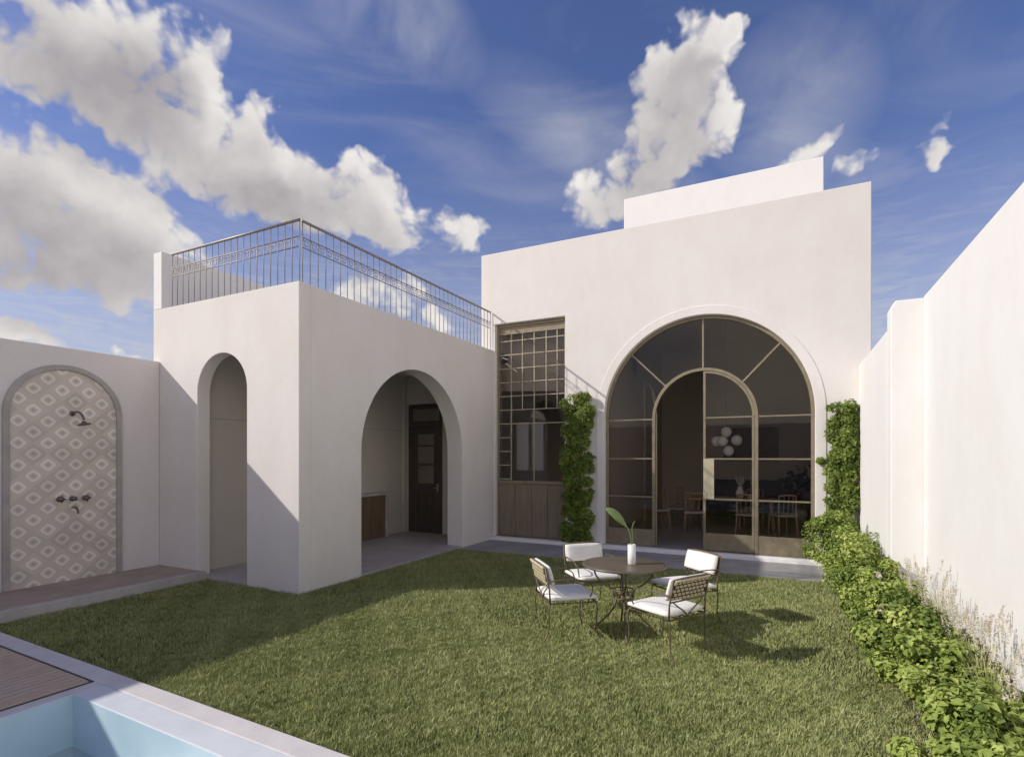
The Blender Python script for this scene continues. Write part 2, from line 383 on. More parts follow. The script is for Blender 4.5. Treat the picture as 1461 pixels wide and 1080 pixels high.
# ------------------------------------------------------------------ mesh helpers
class MB:
    def __init__(self): self.v = []; self.f = []; self.m = []; self.sm = []
    def add(self, vs, fs, mi=0, smooth=False):
        o = len(self.v); self.v += [tuple(p) for p in vs]
        for f in fs: self.f.append([o + i for i in f]); self.m.append(mi); self.sm.append(smooth)
        return self
    def box(self, a, b, mi=0):
        x0, y0, z0 = a; x1, y1, z1 = b
        return self.add([(x0,y0,z0),(x1,y0,z0),(x1,y1,z0),(x0,y1,z0),(x0,y0,z1),(x1,y0,z1),(x1,y1,z1),(x0,y1,z1)],
                 [(0,3,2,1),(4,5,6,7),(0,1,5,4),(1,2,6,5),(2,3,7,6),(3,0,4,7)], mi)
    def prism(self, pts, a, b, axis='Y', mi=0):
        """extrude a 2-D outline (u, z) between a and b along an axis"""
        n = len(pts)
        P = (lambda u, z, t: (u, t, z)) if axis == 'Y' else ((lambda u, z, t: (t, u, z)) if axis == 'X' else (lambda u, z, t: (u, z, t)))
        vs = [P(u, z, a) for u, z in pts] + [P(u, z, b) for u, z in pts]
        fs = [list(range(n)), list(range(2 * n - 1, n - 1, -1))] + [(i, n + i, n + (i + 1) % n, (i + 1) % n) for i in range(n)]
        return self.add(vs, fs, mi)
    def tube(self, pts, r, seg=8, mi=0, closed=False, taper=None):
        pts = [Vector(p) for p in pts]; n = len(pts); vs = []; fs = []
        prev = None
        for i, p in enumerate(pts):
            if closed: t = pts[(i + 1) % n] - pts[i - 1]
            else: t = pts[min(i + 1, n - 1)] - pts[max(i - 1, 0)]
            t.normalize()
            if prev is None:
                a = Vector((0, 0, 1)) if abs(t.z) < 0.9 else Vector((1, 0, 0))
                prev = t.cross(a).normalized()
            else: prev = (prev - t * prev.dot(t)).normalized()
            q = t.cross(prev)
            rr = r if taper is None else r + (taper - r) * i / max(1, n - 1)
            for k in range(seg):
                a = 2 * PI * k / seg
                vs.append(p + prev * (rr * math.cos(a)) + q * (rr * math.sin(a)))
        for i in range(n if closed else n - 1):
            j = (i + 1) % n
            for k in range(seg):
                fs.append((i*seg+k, i*seg+(k+1)%seg, j*seg+(k+1)%seg, j*seg+k))
        if not closed: fs += [list(range(seg))[::-1], [(n-1)*seg+k for k in range(seg)]]
        return self.add(vs, fs, mi, True)
    def lathe(self, prof, seg=32, c=(0,0,0), mi=0):
        vs = []; fs = []; n = len(prof)
        for r_, z in prof:
            for k in range(seg):
                a = 2*PI*k/seg; vs.append((c[0]+r_*math.cos(a), c[1]+r_*math.sin(a), c[2]+z))
        for i in range(n-1):
            for k in range(seg): fs.append((i*seg+k, i*seg+(k+1)%seg, (i+1)*seg+(k+1)%seg, (i+1)*seg+k))
        fs += [list(range(seg))[::-1], [(n-1)*seg+k for k in range(seg)]]
        return self.add(vs, fs, mi, True)
    def sphere(self, c, r, seg=20, rings=12, mi=0):
        prof = [(max(1e-4, r*math.sin(PI*i/rings)), -r*math.cos(PI*i/rings)) for i in range(rings+1)]
        return self.lathe(prof, seg, c, mi)
    def build(self, name, mats, parent=None, bevel=0, segs=2, loc=None):
        me = bpy.data.meshes.new(name)
        me.from_pydata(self.v, [], self.f)
        if not isinstance(mats, (list, tuple)): mats = [mats]
        for x in mats: me.materials.append(x)
        me.polygons.foreach_set('material_index', self.m)
        me.polygons.foreach_set('use_smooth', self.sm)
        bm = bmesh.new(); bm.from_mesh(me); bmesh.ops.recalc_face_normals(bm, faces=bm.faces); bm.to_mesh(me); bm.free()
        me.update()
        o = bpy.data.objects.new(name, me); C.objects.link(o)
        if parent is not None: o.parent = parent
        if bevel:
            b = o.modifiers.new('bevel', 'BEVEL'); b.width = bevel; b.segments = segs; b.limit_method = 'ANGLE'; b.angle_limit = R(50)
            b.harden_normals = False
        return o
def tag(o, label=None, cat=None, group=None, kind=None):
    if label: o['label'] = label
    if cat: o['category'] = cat
    if group: o['group'] = group
    if kind: o['kind'] = kind
    return o
def thing(name, label, cat, loc=(0, 0, 0), rz=0, group=None):
    o = bpy.data.objects.new(name, None); C.objects.link(o); o.empty_display_size = 0.2
    o.location = loc; o.rotation_euler = (0, 0, rz)
    return tag(o, label, cat, group, 'thing')
def struct(o, label=None, cat=None): return tag(o, label or None, cat, None, 'structure')
def copy_tree(o, parent=None):
    c = o.copy(); C.objects.link(c); c.parent = parent
    for ch in [x for x in SC.objects if x.parent == o]: copy_tree(ch, c)
    return c
def arc(cx, cz, r, a0, a1, n=40):
    return [(cx + r * math.cos(R(a0 + (a1 - a0) * i / n)), cz + r * math.sin(R(a0 + (a1 - a0) * i / n))) for i in range(n + 1)]
def ring_bar(mb, cx, cz, r0, r1, a0, a1, y0, y1, axis='Y', n=40, mi=0):
    mb.prism(arc(cx, cz, r1, a0, a1, n) + arc(cx, cz, r0, a1, a0, n), y0, y1, axis, mi)
def bez(p0, p1, p2, p3, n=12):
    p0, p1, p2, p3 = map(Vector, (p0, p1, p2, p3))
    return [p0*(1-t)**3 + p1*3*t*(1-t)**2 + p2*3*t*t*(1-t) + p3*t**3 for t in (i/n for i in range(n+1))]

# ------------------------------------------------------------------ key planes of the place
YF = 5.11      # front of the arcade wing
XS = -5.73     # garden side of the arcade wing
YH = 10.46     # garden front of the main house
XW = -8.80     # shower wall
YC = 2.57      # lawn edge of the pool coping
ZR = 4.16      # roof of the wing

# ------------------------------------------------------------------ ground, terrace, pool
gm = MB()   # ground sheet to the horizon with the pool pit left open
X0, X1_, Y0, Y1_ = -4.93, 3.3, -2.7, 2.24
for a, b in (((-900, Y1_), (900, 1800)), ((-900, -900), (900, Y0)), ((-900, Y0), (X0, Y1_)), ((X1_, Y0), (900, Y1_))):
    gm.add([(a[0], a[1], -0.012), (b[0], a[1], -0.012), (b[0], b[1], -0.012), (a[0], b[1], -0.012)], [(0, 1, 2, 3)])
struct(gm.build('ground', MT['ground']))
lm = MB(); lm.box((-7.66, 2.30, -0.008), (0.78, 8.98, 0.004))
struct(lm.build('lawn_soil', MT['turf']))
bm_ = MB(); bm_.box((0.78, 2.30, -0.006), (1.075, 10.3, 0.03)); bm_.box((1.075, 2.30, -0.006), (1.38, 7.46, 0.03))
struct(bm_.build('planting_bed', MT['soil']))
tm = MB(); tm.box((XS + 0.002, 8.98, -0.006), (0.78, 10.28, 0.03))
struct(tm.build('terrace', MT['concrete'], bevel=0.006))
sm = MB(); sm.box((-5.725, 10.28, -0.006), (1.07, 10.459, 0.095))
struct(sm.build('threshold_step', MT['wall2'], bevel=0.008))

PIV = Vector((-7.16, YC, 0)); PTURN = R(-1.45)          # the pool lies a touch off the house grid
def pool_part(o):
    o.location = PIV - Matrix.Rotation(PTURN, 3, 'Z') @ PIV; o.rotation_euler = (0, 0, PTURN); return struct(o)
YL, YP = YC - 0.165, YC - 0.365
pc = MB()
pc.box((-8.9, YL, -0.03), (3.6, YC, 0.06)); pc.box((-4.90, -2.8, -0.03), (-4.777, YL - .002, 0.057)); pc.box((3.22, -2.8, -0.03), (3.6, YL - .002, 0.06))
pool_part(pc.build('pool_coping', MT['coping'], bevel=0.008))
pl = MB(); pl.box((-4.776, YP + .002, -0.25), (3.21, YL - .001, 0.056))
pool_part(pl.build('pool_ledge', MT['ledge'], bevel=0.008))
ps = MB()
ps.add([(-4.775,-2.6,0.05),(3.2,-2.6,0.05),(3.2,YP,0.05),(-4.775,YP,0.05),(-4.775,-2.6,-1.3),(3.2,-2.6,-1.3),(3.2,YP,-1.3),(-4.775,YP,-1.3)],
       [(4,5,6,7),(0,1,5,4),(1,2,6,5),(2,3,7,6),(3,0,4,7)])
pool_part(ps.build('pool_basin', MT['poolwall']))
pw = MB(); pw.add([(-4.772,-2.597,-0.33),(3.197,-2.597,-0.33),(3.197,YP-.003,-0.33),(-4.772,YP-.003,-0.33)], [(0,1,2,3)])
pool_part(pw.build('pool_water', MT['water']))
dk = MB()
x = -8.9
while x < -4.96:
    w = 0.064
    dk.box((x, -2.8, 0.02), (min(x + w, -4.928), YL - .032, 0.066 + rng.uniform(-0.0012, 0.0012))); x += w + 0.013
dk.box((-8.9, YL - .03, 0.0), (-4.912, YL - .001, 0.056), 1); dk.box((-4.926, -2.8, 0.0), (-4.902, YL - .031, 0.056), 1)
dk.box((-8.9, -2.8, -0.006), (-4.93, YL - .033, 0.018), 1)
pool_part(dk.build('wooden_deck', [MT['deck'], MT['strapback']]))
pk = MB(); pk.box((XW + 0.002, 2.60, -0.006), (-7.72, YF - 0.003, 0.135)); pk.box((-7.719, 2.60, -0.006), (-7.63, YF - 0.003, 0.145), 1)
struct(pk.build('shower_platform', [MT['tanstone'], MT['kerb']], bevel=0.006))

# ------------------------------------------------------------------ garden walls
wl_ = thing('garden_wall', 'shaded pale garden wall on the left holding the arched tiled shower niche', 'wall', (XW - 0.13, 1, 0))
def P(mb, name, mats, parent, **k):
    o = mb.build(name, mats, None, **k)
    o.parent = parent; o.matrix_parent_inverse = Matrix.LocRotScale(parent.location, parent.rotation_euler, None).inverted()
    return o
b = MB(); b.box((XW - 0.26, -6.0, -0.1), (XW, YF - 0.002, 3.33)); P(b, 'wall_body', MT['wallg'], wl_, bevel=0.012)
TY, TR, TZ = 3.865, 0.615, 2.40
b = MB(); b.prism([(TY - TR, 0.137), (TY + TR, 0.137)] + arc(TY, TZ, TR, 0, 180), XW - 0.004, XW + 0.012, 'X')
P(b, 'tile_panel', MT['tile'], wl_)
b = MB(); ro, ri_ = TR + 0.07, TR
b.prism([(TY + ri_, 0.137), (TY + ro, 0.137)] + arc(TY, TZ, ro, 0, 180) + [(TY - ro, 0.137), (TY - ri_, 0.137)] + arc(TY, TZ, ri_, 180, 0), XW - 0.004, XW + 0.045, 'X')
P(b, 'arch_trim', MT['trim'], wl_, bevel=0.008)
rw = thing('garden_wall', 'taller bright white garden wall nearest on the right, ending in a chamfered pier', 'wall', (1.5, 0, 0))
b = MB(); b.box((1.38, -6.0, -0.1), (1.64, 7.468, 3.63)); P(b, 'wall_body', MT['wall3'], rw, bevel=0.012)
b = MB(); b.prism([(1.075, -0.1), (1.64, -0.1), (1.64, 3.615), (1.12, 3.615), (1.075, 3.53)], 7.47, 7.72, 'Y'); P(b, 'pier', MT['wall3'], rw, bevel=0.012)
fw = thing('garden_wall', 'lower white garden wall on the right between the pier and the house corner', 'wall', (1.2, 9, 0))
b = MB(); b.box((1.075, 7.722, -0.1), (1.32, YH - 0.002, 3.33)); P(b, 'wall_body', MT['wall3'], fw, bevel=0.012)
ew = thing('garden_wall', 'plain wall closing the garden behind the pool', 'wall', (-4, -6.1, 0))
b = MB(); b.box((XW - 0.26, -6.26, -0.1), (1.64, -6.002, 3.3)); P(b, 'wall_body', MT['wallg'], ew, bevel=0.012)

# ------------------------------------------------------------------ arcade wing
wing = thing('arcade_wing', 'flat roofed white wing with a narrow and a wide open archway', 'building', (-7.3, 7.8, 0))
ax, ar_ = -7.31, 0.55; az = 2.79
b = MB(); b.prism([(-8.97, 0), (ax - ar_, 0)] + arc(ax, az, ar_, 180, 0) + [(ax + ar_, 0), (XS, 0), (XS, ZR), (-8.97, ZR)], YF, YF + 0.2, 'Y')
P(b, 'front_wall', MT['wall'], wing, bevel=0.01)
sy_, sr, sz = 7.725, 1.435, 1.905
b = MB(); b.prism([(YF + 0.201, 0), (sy_ - sr, 0)] + arc(sy_, sz, sr, 180, 0, 56) + [(sy_ + sr, 0), (YH - 0.002, 0), (YH - 0.002, ZR), (YF + 0.201, ZR)], XS - 0.36, XS, 'X')
P(b, 'side_wall', MT['wall'], wing, bevel=0.01)
b = MB(); b.box((-8.74, YF + 0.203, 3.72), (XS - 0.362, YH - 0.002, ZR - 0.02)); P(b, 'roof', MT['wall'], wing)
b = MB(); b.box((-8.97, YF + 0.001, ZR + 0.001), (-8.755, YH + 3.4, 5.06)); P(b, 'parapet', MT['wall2'], wing, bevel=0.01)
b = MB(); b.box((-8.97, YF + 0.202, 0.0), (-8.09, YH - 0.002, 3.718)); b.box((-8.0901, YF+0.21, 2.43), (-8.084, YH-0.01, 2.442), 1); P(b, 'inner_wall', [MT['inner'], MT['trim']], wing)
b = MB()
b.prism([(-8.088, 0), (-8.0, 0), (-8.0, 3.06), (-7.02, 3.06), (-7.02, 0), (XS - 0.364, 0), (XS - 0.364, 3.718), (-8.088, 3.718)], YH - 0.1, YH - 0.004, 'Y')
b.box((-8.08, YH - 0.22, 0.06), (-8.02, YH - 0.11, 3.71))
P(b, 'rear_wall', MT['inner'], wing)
b = MB(); b.box((-8.086, YF + 0.004, -0.01), (XS - 0.004, YH - 0.006, 0.055)); P(b, 'porch_floor', MT['floor'], wing)
dr = MB()
for a, c in (((-7.995, .06), (-7.90, 3.05)), ((-7.12, .06), (-7.025, 3.05)), ((-7.898, 2.95), (-7.122, 3.05)), ((-7.898, 2.52), (-7.122, 2.66)), ((-7.898, .06), (-7.122, .16))):
    dr.box((a[0], YH - 0.085, a[1]), (c[0], YH - 0.015, c[1]))
for a, c in (((-7.895, .165), (-7.74, 2.515)), ((-7.28, .165), (-7.125, 2.515)), ((-7.738, .165), (-7.282, .35)), ((-7.738, 1.0), (-7.282, 1.2)), ((-7.738, 1.62), (-7.282, 1.66)), ((-7.738, 2.06), (-7.282, 2.10)), ((-7.738, 2.36), (-7.282, 2.515))):
    dr.box((a[0], YH - 0.075, a[1]), (c[0], YH - 0.025, c[1]))
dr.box((-7.738, YH - 0.055, .352), (-7.282, YH - 0.035, .998)); dr.box((-7.68, YH - 0.068, .42), (-7.34, YH - 0.054, .93))
door = P(dr, 'garden_door', MT['darkwood'], wing, bevel=0.005)
gl = MB(); gl.box((-7.738, YH - 0.05, 1.202), (-7.282, YH - 0.044, 2.358)); gl.box((-7.898, YH - 0.05, 2.662), (-7.122, YH - 0.044, 2.948))
P(gl, 'glass', MT['doorglass'], door)
cu = MB(); cu.box((-7.738, YH - 0.038, 1.202), (-7.282, YH - 0.030, 2.358)); cu.box((-7.898, YH - 0.038, 2.662), (-7.122, YH - 0.030, 2.948)); P(cu, 'net_curtain', MT['cushion'], door)
hd = MB(); hd.tube([(-7.17, YH - 0.075, 1.1), (-7.17, YH - 0.12, 1.1), (-7.25, YH - 0.12, 1.1)], 0.009); hd.box((-7.185, YH - 0.082, 1.02), (-7.155, YH - 0.074, 1.2))
P(hd, 'handle', MT['plate'], door)

ct = thing('counter', 'brown wooden cabinet with a pale stone top inside the wide archway', 'cabinet', (-8.0, 8.6, 0.055))
b = MB(); b.box((-8.085, 7.5, 0.06), (-7.93, 9.46, 0.98)); 
for yy in (8.0, 8.5, 9.0): b.box((-7.932, yy - .004, .1), (-7.927, yy + .004, .95), 1)
P(b, 'cabinet_body', [MT['cabinet'], MT['darkwood']], ct)
b = MB(); b.box((-8.085, 7.46, 0.982), (-7.88, 9.462, 1.045)); P(b, 'countertop', MT['floor'], ct, bevel=0.004)
b = MB(); b.box((-8.085, 9.464, 0.06), (-7.88, 9.52, 1.045)); P(b, 'end_panel', MT['floor'], ct, bevel=0.004)

# ------------------------------------------------------------------ terrace railings
def railing(name, label, p0, p1, npk):
    p0, p1 = Vector(p0), Vector(p1); t = thing(name, label, 'railing', p0)
    L = (p1 - p0).length; d = (p1 - p0).normalized()
    def part(mb, nm, loc=(0, 0, 0)):
        o = mb.build(nm, MT['rail']); o.parent = t; o.location = loc; return o
    b = MB(); b.tube([(0, 0, .845), d * L + Vector((0, 0, .845))], 0.019, 10); part(b, 'top_rail')
    for z in (0.49, 0.625):
        b = MB(); b.tube([(0, 0, z), d * L + Vector((0, 0, z))], 0.0075, 6); part(b, 'middle_rail')
    b = MB(); b.tube([(0, 0, -0.03), (0, 0, .84)], 0.0065, 6); proto = part(b, 'picket', d * (L * .5 / npk)); proto.location = d * 0.01
    b = MB(); a = [d * (0.036 * math.cos(q)) + Vector((0, 0, 0.036 * math.sin(q))) for q in (2 * PI * i / 14 for i in range(14))]
    b.tube(a, 0.0045, 5, closed=True)
    b.tube([d*-0.06+Vector((0,0,0.06)), d*-0.03+Vector((0,0,0.018))], .005, 5); b.tube([d*0.06+Vector((0,0,0.06)), d*0.03+Vector((0,0,0.018))], .005, 5)
    ringp = None
    for i in range(1, npk + 1):
        q = proto.copy(); C.objects.link(q); q.parent = t; q.location = d * (L * i / npk - 0.0)
    for i in range(npk):
        if ringp is None: ringp = part(b, 'scroll', d * (L * .5 / npk) + Vector((0, 0, .5575)))
        else:
            q = ringp.copy(); C.objects.link(q); q.parent = t; q.location = d * (L * (i + .5) / npk) + Vector((0, 0, .5575))
railing('terrace_railing', 'short metal railing above the narrow arch, from the parapet to the roof corner', (-8.60, YF + 0.07, ZR), (XS - 0.07, YF + 0.07, ZR), 20)
railing('terrace_railing', 'long metal railing above the wide arch, running back to the main house', (XS - 0.07, YF + 0.11, ZR), (XS - 0.07, YH - 0.03, ZR), 37)

# ------------------------------------------------------------------ shower fixtures
sf = thing('shower_fixture', 'dark wall shower head and taps on the patterned tile niche', 'shower', (XW + 0.012, 3.93, 1.2))
b = MB(); b.lathe([(0.035, 0), (0.035, 0.012)], 16); o = b.build('wall_flange', MT['darkmetal'], sf); o.rotation_euler = (0, PI/2, 0); o.location = (0, 0, 1.23)
b = MB(); b.tube(bez((0, 0, 1.23), (0.14, 0.0, 1.27), (0.2, 0.02, 1.25), (0.24, 0.03, 1.14)), 0.014); b.build('shower_arm', MT['darkmetal'], sf)
b = MB(); b.lathe([(0.018, 0.05), (0.03, 0.03), (0.075, 0.012), (0.078, 0.0)][::-1], 20, (0, 0, 0)); o = b.build('shower_head', MT['darkmetal'], sf); o.location = (0.245, 0.032, 1.07); o.rotation_euler = (0.1, -0.2, 0)
for dy in (-0.15, 0.0, 0.15):
    b = MB(); b.lathe([(0.036, 0), (0.036, 0.012), (0.018, 0.02), (0.018, 0.06), (0.03, 0.062), (0.03, 0.08)], 16)
    if dy: b.tube([(-0.05, 0, 0.07), (0.05, 0, 0.07)], 0.009); b.tube([(0, -0.05, 0.07), (0, 0.05, 0.07)], 0.009)
    o = b.build('tap', MT['darkmetal'], sf); o.rotation_euler = (0, PI/2, 0); o.location = (0, dy, 0.06)
b = MB(); b.tube(bez((0, 0, -0.06), (0.09, 0, -0.05), (0.15, 0.0, -0.06), (0.16, 0.0, -0.14)), 0.014); b.build('spout', MT['darkmetal'], sf)

# ------------------------------------------------------------------ main house
hs = thing('main_house', 'tall white house front with a huge arched glass door and a roof block', 'building', (-2.4, 13, 0))
acx, acz, acr = -1.385, 2.605, 1.835
WX0, WX1, WZ = -5.70, -4.06, 4.73
b = MB(); b.prism([(-6.05, 0), (-6.05, 6.30), (1.25, 6.30), (1.25, 0), (acx + acr, 0)] + arc(acx, acz, acr, 0, 180, 64) + [(acx - acr, 0), (WX1, 0), (WX1, WZ), (WX0, WZ), (WX0, 0)], YH, YH + 0.34, 'Y')
P(b, 'facade_wall', MT['wall'], hs, bevel=0.012)
b = MB(); mo, mi_ = acr + .165, acr + .002
b.prism([(acx + mi_, .096), (acx + mo, .096)] + arc(acx, acz, mo, 0, 180, 64) + [(acx - mo, .096), (acx - mi_, .096)] + arc(acx, acz, mi_, 180, 0, 64), YH - 0.013, YH + 0.02, 'Y')
P(b, 'arch_moulding', MT['wall'], hs, bevel=0.008)
b = MB()
b.box((0.95, YH + .342, 0), (1.25, 18.3, 6.28)); b.box((-6.05, YH + .342, 4.2), (-5.75, 18.3, 6.28)); b.box((-3.75, YH + .342, 0.1), (-3.6, 18.0, 5.2))
b.box((-3.60, 18.0, 0), (0.95, 18.3, 6.28)); b.box((-6.05, 14.3, 4.0), (-3.60, 14.6, 6.28))
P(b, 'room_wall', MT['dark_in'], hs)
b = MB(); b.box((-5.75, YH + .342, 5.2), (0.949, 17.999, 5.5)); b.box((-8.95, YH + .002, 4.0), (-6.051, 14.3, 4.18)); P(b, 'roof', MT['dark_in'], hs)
b = MB(); b.box((-8.95, YH + .002, -0.01), (0.949, 17.999, 0.092)); P(b, 'room_floor', MT['infloor'], hs)
b = MB(); b.box((-3.24, 12.0, 5.51), (0.66, 16.0, 7.61)); P(b, 'roof_block', MT['wall2'], hs, bevel=0.012)
# kitchen: left wall, back wall with two frosted openings, inner arched partition
b = MB(); b.box((-8.97, YH + .002, 0), (-8.80, 14.6, 3.998))
KX = ((-6.87, -6.51), (-6.40, -6.08))
b.prism([(-8.79, .1), (-8.79, 3.998), (-3.76, 3.998), (-3.76, .1)], 14.42, 14.6, 'Y') if False else None
kb = 14.3
for x0, x1 in ((-8.79, -7.10), (-6.68, -6.60), (-6.21, -3.76)): b.box((x0, kb, .1), (x1, kb + .15, 3.998))
for x0, x1 in ((-7.10, -6.68), (-6.60, -6.21)): b.box((x0, kb, .1), (x1, kb + .15, 1.42)); b.box((x0, kb, 2.83), (x1, kb + .15, 3.998))
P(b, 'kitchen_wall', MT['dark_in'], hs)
b = MB(); b.box((-7.098, kb + .06, 1.42), (-6.682, kb + .07, 2.83)); b.box((-6.598, kb + .06, 1.42), (-6.212, kb + .07, 2.83)); P(b, 'frosted_window', MT['frost'], hs)
b = MB()
b.prism([(-8.79, .1), (-6.35, .1), (-6.35, 2.6)] + [(-6.35 + .5 - .5 * math.cos(R(a)), 2.6 + .75 * math.sin(R(a))) for a in range(10, 91, 8)] + [(-4.5, 3.28), (-4.05, 3.05), (-3.9, 2.4), (-3.9, .1), (-3.76, .1), (-3.76, 5.19), (-5.74, 5.19), (-5.74, 3.99), (-8.79, 3.99)], 11.15, 11.25, 'Y')
P(b, 'arched_partition', MT['wall'], hs)

# tall gridded window with wooden base panels
tw = MB()
fy0, fy1 = YH + .10, YH + .16
wx0, wx1 = WX0 + .003, WX1 - .003
tw.box((wx0, fy0, 0.096), (wx0 + .05, fy1, WZ - .004)); tw.box((wx1 - .05, fy0, 0.096), (wx1, fy1, WZ - .004))
tw.box((wx0 + .05, fy0, WZ - .07), (wx1 - .05, fy1, WZ - .004)); tw.box((wx0 + .05, fy0, 4.50), (wx1 - .05, fy1 + .01, 4.55)); tw.box((wx0 + .05, fy0 - .01, 1.24), (wx1 - .05, fy1, 1.31))
tw.box((wx0 + .05, fy0 + .02, 4.552), (wx1 - .05, fy1 - .02, WZ - .072))
win = P(tw, 'tall_window', MT['bronze'], hs, bevel=0.004)
b = MB()
for x in (-5.36, -5.09, -4.81, -4.53, -4.28): b.box((x - .008, fy0 + .01, 1.312 if x in (-5.36, -4.81) else 2.85), (x + .008, fy1 - .02, 4.498))
for i in range(11):
    z = 4.36 - .302 * i; b.box((wx0 + .051, fy0 + .014, z - .008), (wx1 - .051 if i in (0, 1, 2, 3, 4, 5, 6) else -5.352, fy1 - .024, z + .008))
P(b, 'muntins', MT['plate'], win)
b = MB(); b.box((wx0 + .051, fy0 + .028, 1.312), (wx1 - .051, fy0 + .034, 4.498)); P(b, 'glass', MT['clearglass'], win)
pw_ = (wx1 - wx0 - .1) / 4
for i in range(4):
    b = MB(); x0 = wx0 + .05 + pw_ * i
    b.box((x0 + .004, fy0 + .012, .10), (x0 + pw_ - .004, fy1 - .01, 1.236))
    P(b, 'base_panel', MT['bronzedark'], win, bevel=0.006)

# great arched glazing
gy0, gy1 = YH + .10, YH + .16
fz = 0.096
ag = MB(); e = acr - .003
ring_bar(ag, acx, acz, e - .055, e, 0, 180, gy0, gy1, n=64)
for s in (-1, 1): ag.box((min(acx + s*e, acx + s*(e-.055)), gy0, fz), (max(acx + s*e, acx + s*(e-.055)), gy1, acz - .001))
dcx, dr_ = -1.365, .905; dz = 2.545
ring_bar(ag, dcx, dz, dr_ - .025, dr_ + .03, 0, 180, gy0 + .002, gy1 + .01, n=48)
for s in (-1, 1): ag.box((min(dcx + s*(dr_-.025), dcx + s*(dr_+.03)), gy0 + .002, fz), (max(dcx + s*(dr_-.025), dcx + s*(dr_+.03)), gy1 + .01, dz - .001))
ag.box((dcx - .016, gy0 + .01, dz + dr_ + .03), (dcx + .016, gy1 - .01, acz + e - .05))
for a in (43, 137):
    d = Vector((math.cos(R(a)), 0, math.sin(R(a)))); nrm = Vector((-d.z, 0, d.x)) * .015
    p0 = Vector((dcx, 0, dz)) + d * (dr_ + .025); p1 = Vector((acx, 0, acz)) + d * (e - .05)
    vs = [(p.x, y, p.z) for y in (gy0 + .011, gy1 - .011) for p in (p0 - nrm, p0 + nrm, p1 + nrm, p1 - nrm)]
    ag.add(vs, [(0,1,2,3),(7,6,5,4),(0,4,5,1),(1,5,6,2),(2,6,7,3),(3,7,4,0)])
side_bays = ((dcx + dr_ + .03, acx + e - .055), (acx - e + .055, dcx - dr_ - .03))
for x0, x1 in side_bays:
    for z in (2.55, 1.79, 1.05): ag.box((x0, gy0 + .012, z - .014), (x1, gy1 - .012, z + .014))
    ag.box((x0, gy0 + .008, fz), (x1, gy1 - .008, .42))
aw = P(ag, 'arched_window', MT['bronze'], hs, bevel=0.003)
gm_ = MB()
def glass_poly(pts, y=gy0 + .03): gm_.prism(pts, y, y + .006, 'Y')
hr = dr_ + .004
glass_poly([(dcx + hr, .42), (acx + e - .05, .42)] + arc(acx, acz, e - .05, 0, 180, 64) + [(acx - e + .05, .42), (dcx - hr, .42)] + arc(dcx, dz, hr, 180, 0, 48))
P(gm_, 'glass', MT['glass'], aw)
def leaf(parent, side, opened=False):
    """one half of the double door; local origin at its hinge"""
    hx = dcx + side * (dr_ - .03)
    m = MB(); g_ = MB(); w = dr_ - .034; rr = dr_ - .03; st = .042
    sgn = -side                                              # meeting stile lies this way from the hinge
    def X(u): return sgn * u
    def bx(mb, u0, u1, y0, y1, z0, z1): mb.box((min(X(u0), X(u1)), y0, z0), (max(X(u0), X(u1)), y1, z1))
    bx(m, 0, st, -.02, .02, fz + .01, dz); bx(m, w - st, w, -.02, .02, fz + .01, dz + rr - .004)
    out = [(X(w) + side * rr * math.cos(R(a)), dz + rr * math.sin(R(a))) for a in range(0, 88, 3)]
    inn = [(X(w) + side * (rr - st) * math.cos(R(a)), dz + (rr - st) * math.sin(R(a))) for a in range(0, 88, 3)]
    m.prism(out + inn[::-1], -.02, .02, 'Y')
    bx(m, st, w - st, -.018, .018, fz + .01, .42)
    for z in (2.55, 1.79, 1.05): bx(m, st, w - st, -.012, .012, z - .014, z + .014)
    gp = [(X(st), .42), (X(w - st), .42), (X(w - st), dz + rr - st - .02)] + [(X(w) + side * (rr - st) * math.cos(R(a)), dz + (rr - st) * math.sin(R(a))) for a in range(84, -1, -4)]
    g_.prism(gp, -.003, .003, 'Y')
    o = m.build('door_leaf', MT['bronze'], None, bevel=.003); o.parent = parent
    o.matrix_parent_inverse = Matrix.Translation(parent.location).inverted()
    o.location = (hx, gy0 + .032, 0)
    q = g_.build('glass', MT['glass'], o)
    if not opened:
        p_ = MB(); bx(p_, w - .19, w - .005, -.032, -.0205, 1.05, 1.79); p_.build('lock_plate', MT['plate'], o, bevel=.003)
    h_ = MB(); ux = X(w - .02); h_.tube([(ux, -.02, 1.0), (ux, -.06, 1.0), (ux, -.06, 1.2), (ux, -.02, 1.2)], .008); h_.build('handle', MT['bronze'], o)
    return o
leaf(hs, 1)
lf = leaf(hs, -1, True); lf.rotation_euler = (0, 0, R(118)); lf.location.y += .05

# ------------------------------------------------------------------ things inside the house
ch = thing('pendant_lamp', 'cluster of round white globes hanging inside the arched door', 'lamp', (-1.2, 13.2, 2.18))
b = MB(); b.tube([(0, 0, .1), (0, 0, 3.0)], .008, 6); b.sphere((0, 0, 0), .05); P_ = b.build('stem', MT['darkmetal'], ch)
for (x, y, z) in ((-.2, -.05, 0), (.0, .0, .21), (.22, 0, 0.02), (.05, -.05, -.22), (-.07, -.16, .0)):
    b = MB(); b.sphere((0, 0, 0), .12); o = b.build('globe', MT['globe'], ch); o.location = (x, y, z)
dt = thing('dining_table', 'long wooden dining table seen dimly behind the arched door glass', 'table', (-1.15, 14.0, .092))
b = MB(); b.box((-1.0, -.5, .70), (1.0, .5, .75)); b.build('tabletop', MT['rattan'], dt, bevel=.01)
for sx in (-1, 1):
    for s2 in (-1, 1):
        b = MB(); b.tube([(sx * .85, s2 * .38, .70), (sx * .92, s2 * .43, 0)], .035, 8, taper=.022); b.build('leg', MT['rattan'], dt)
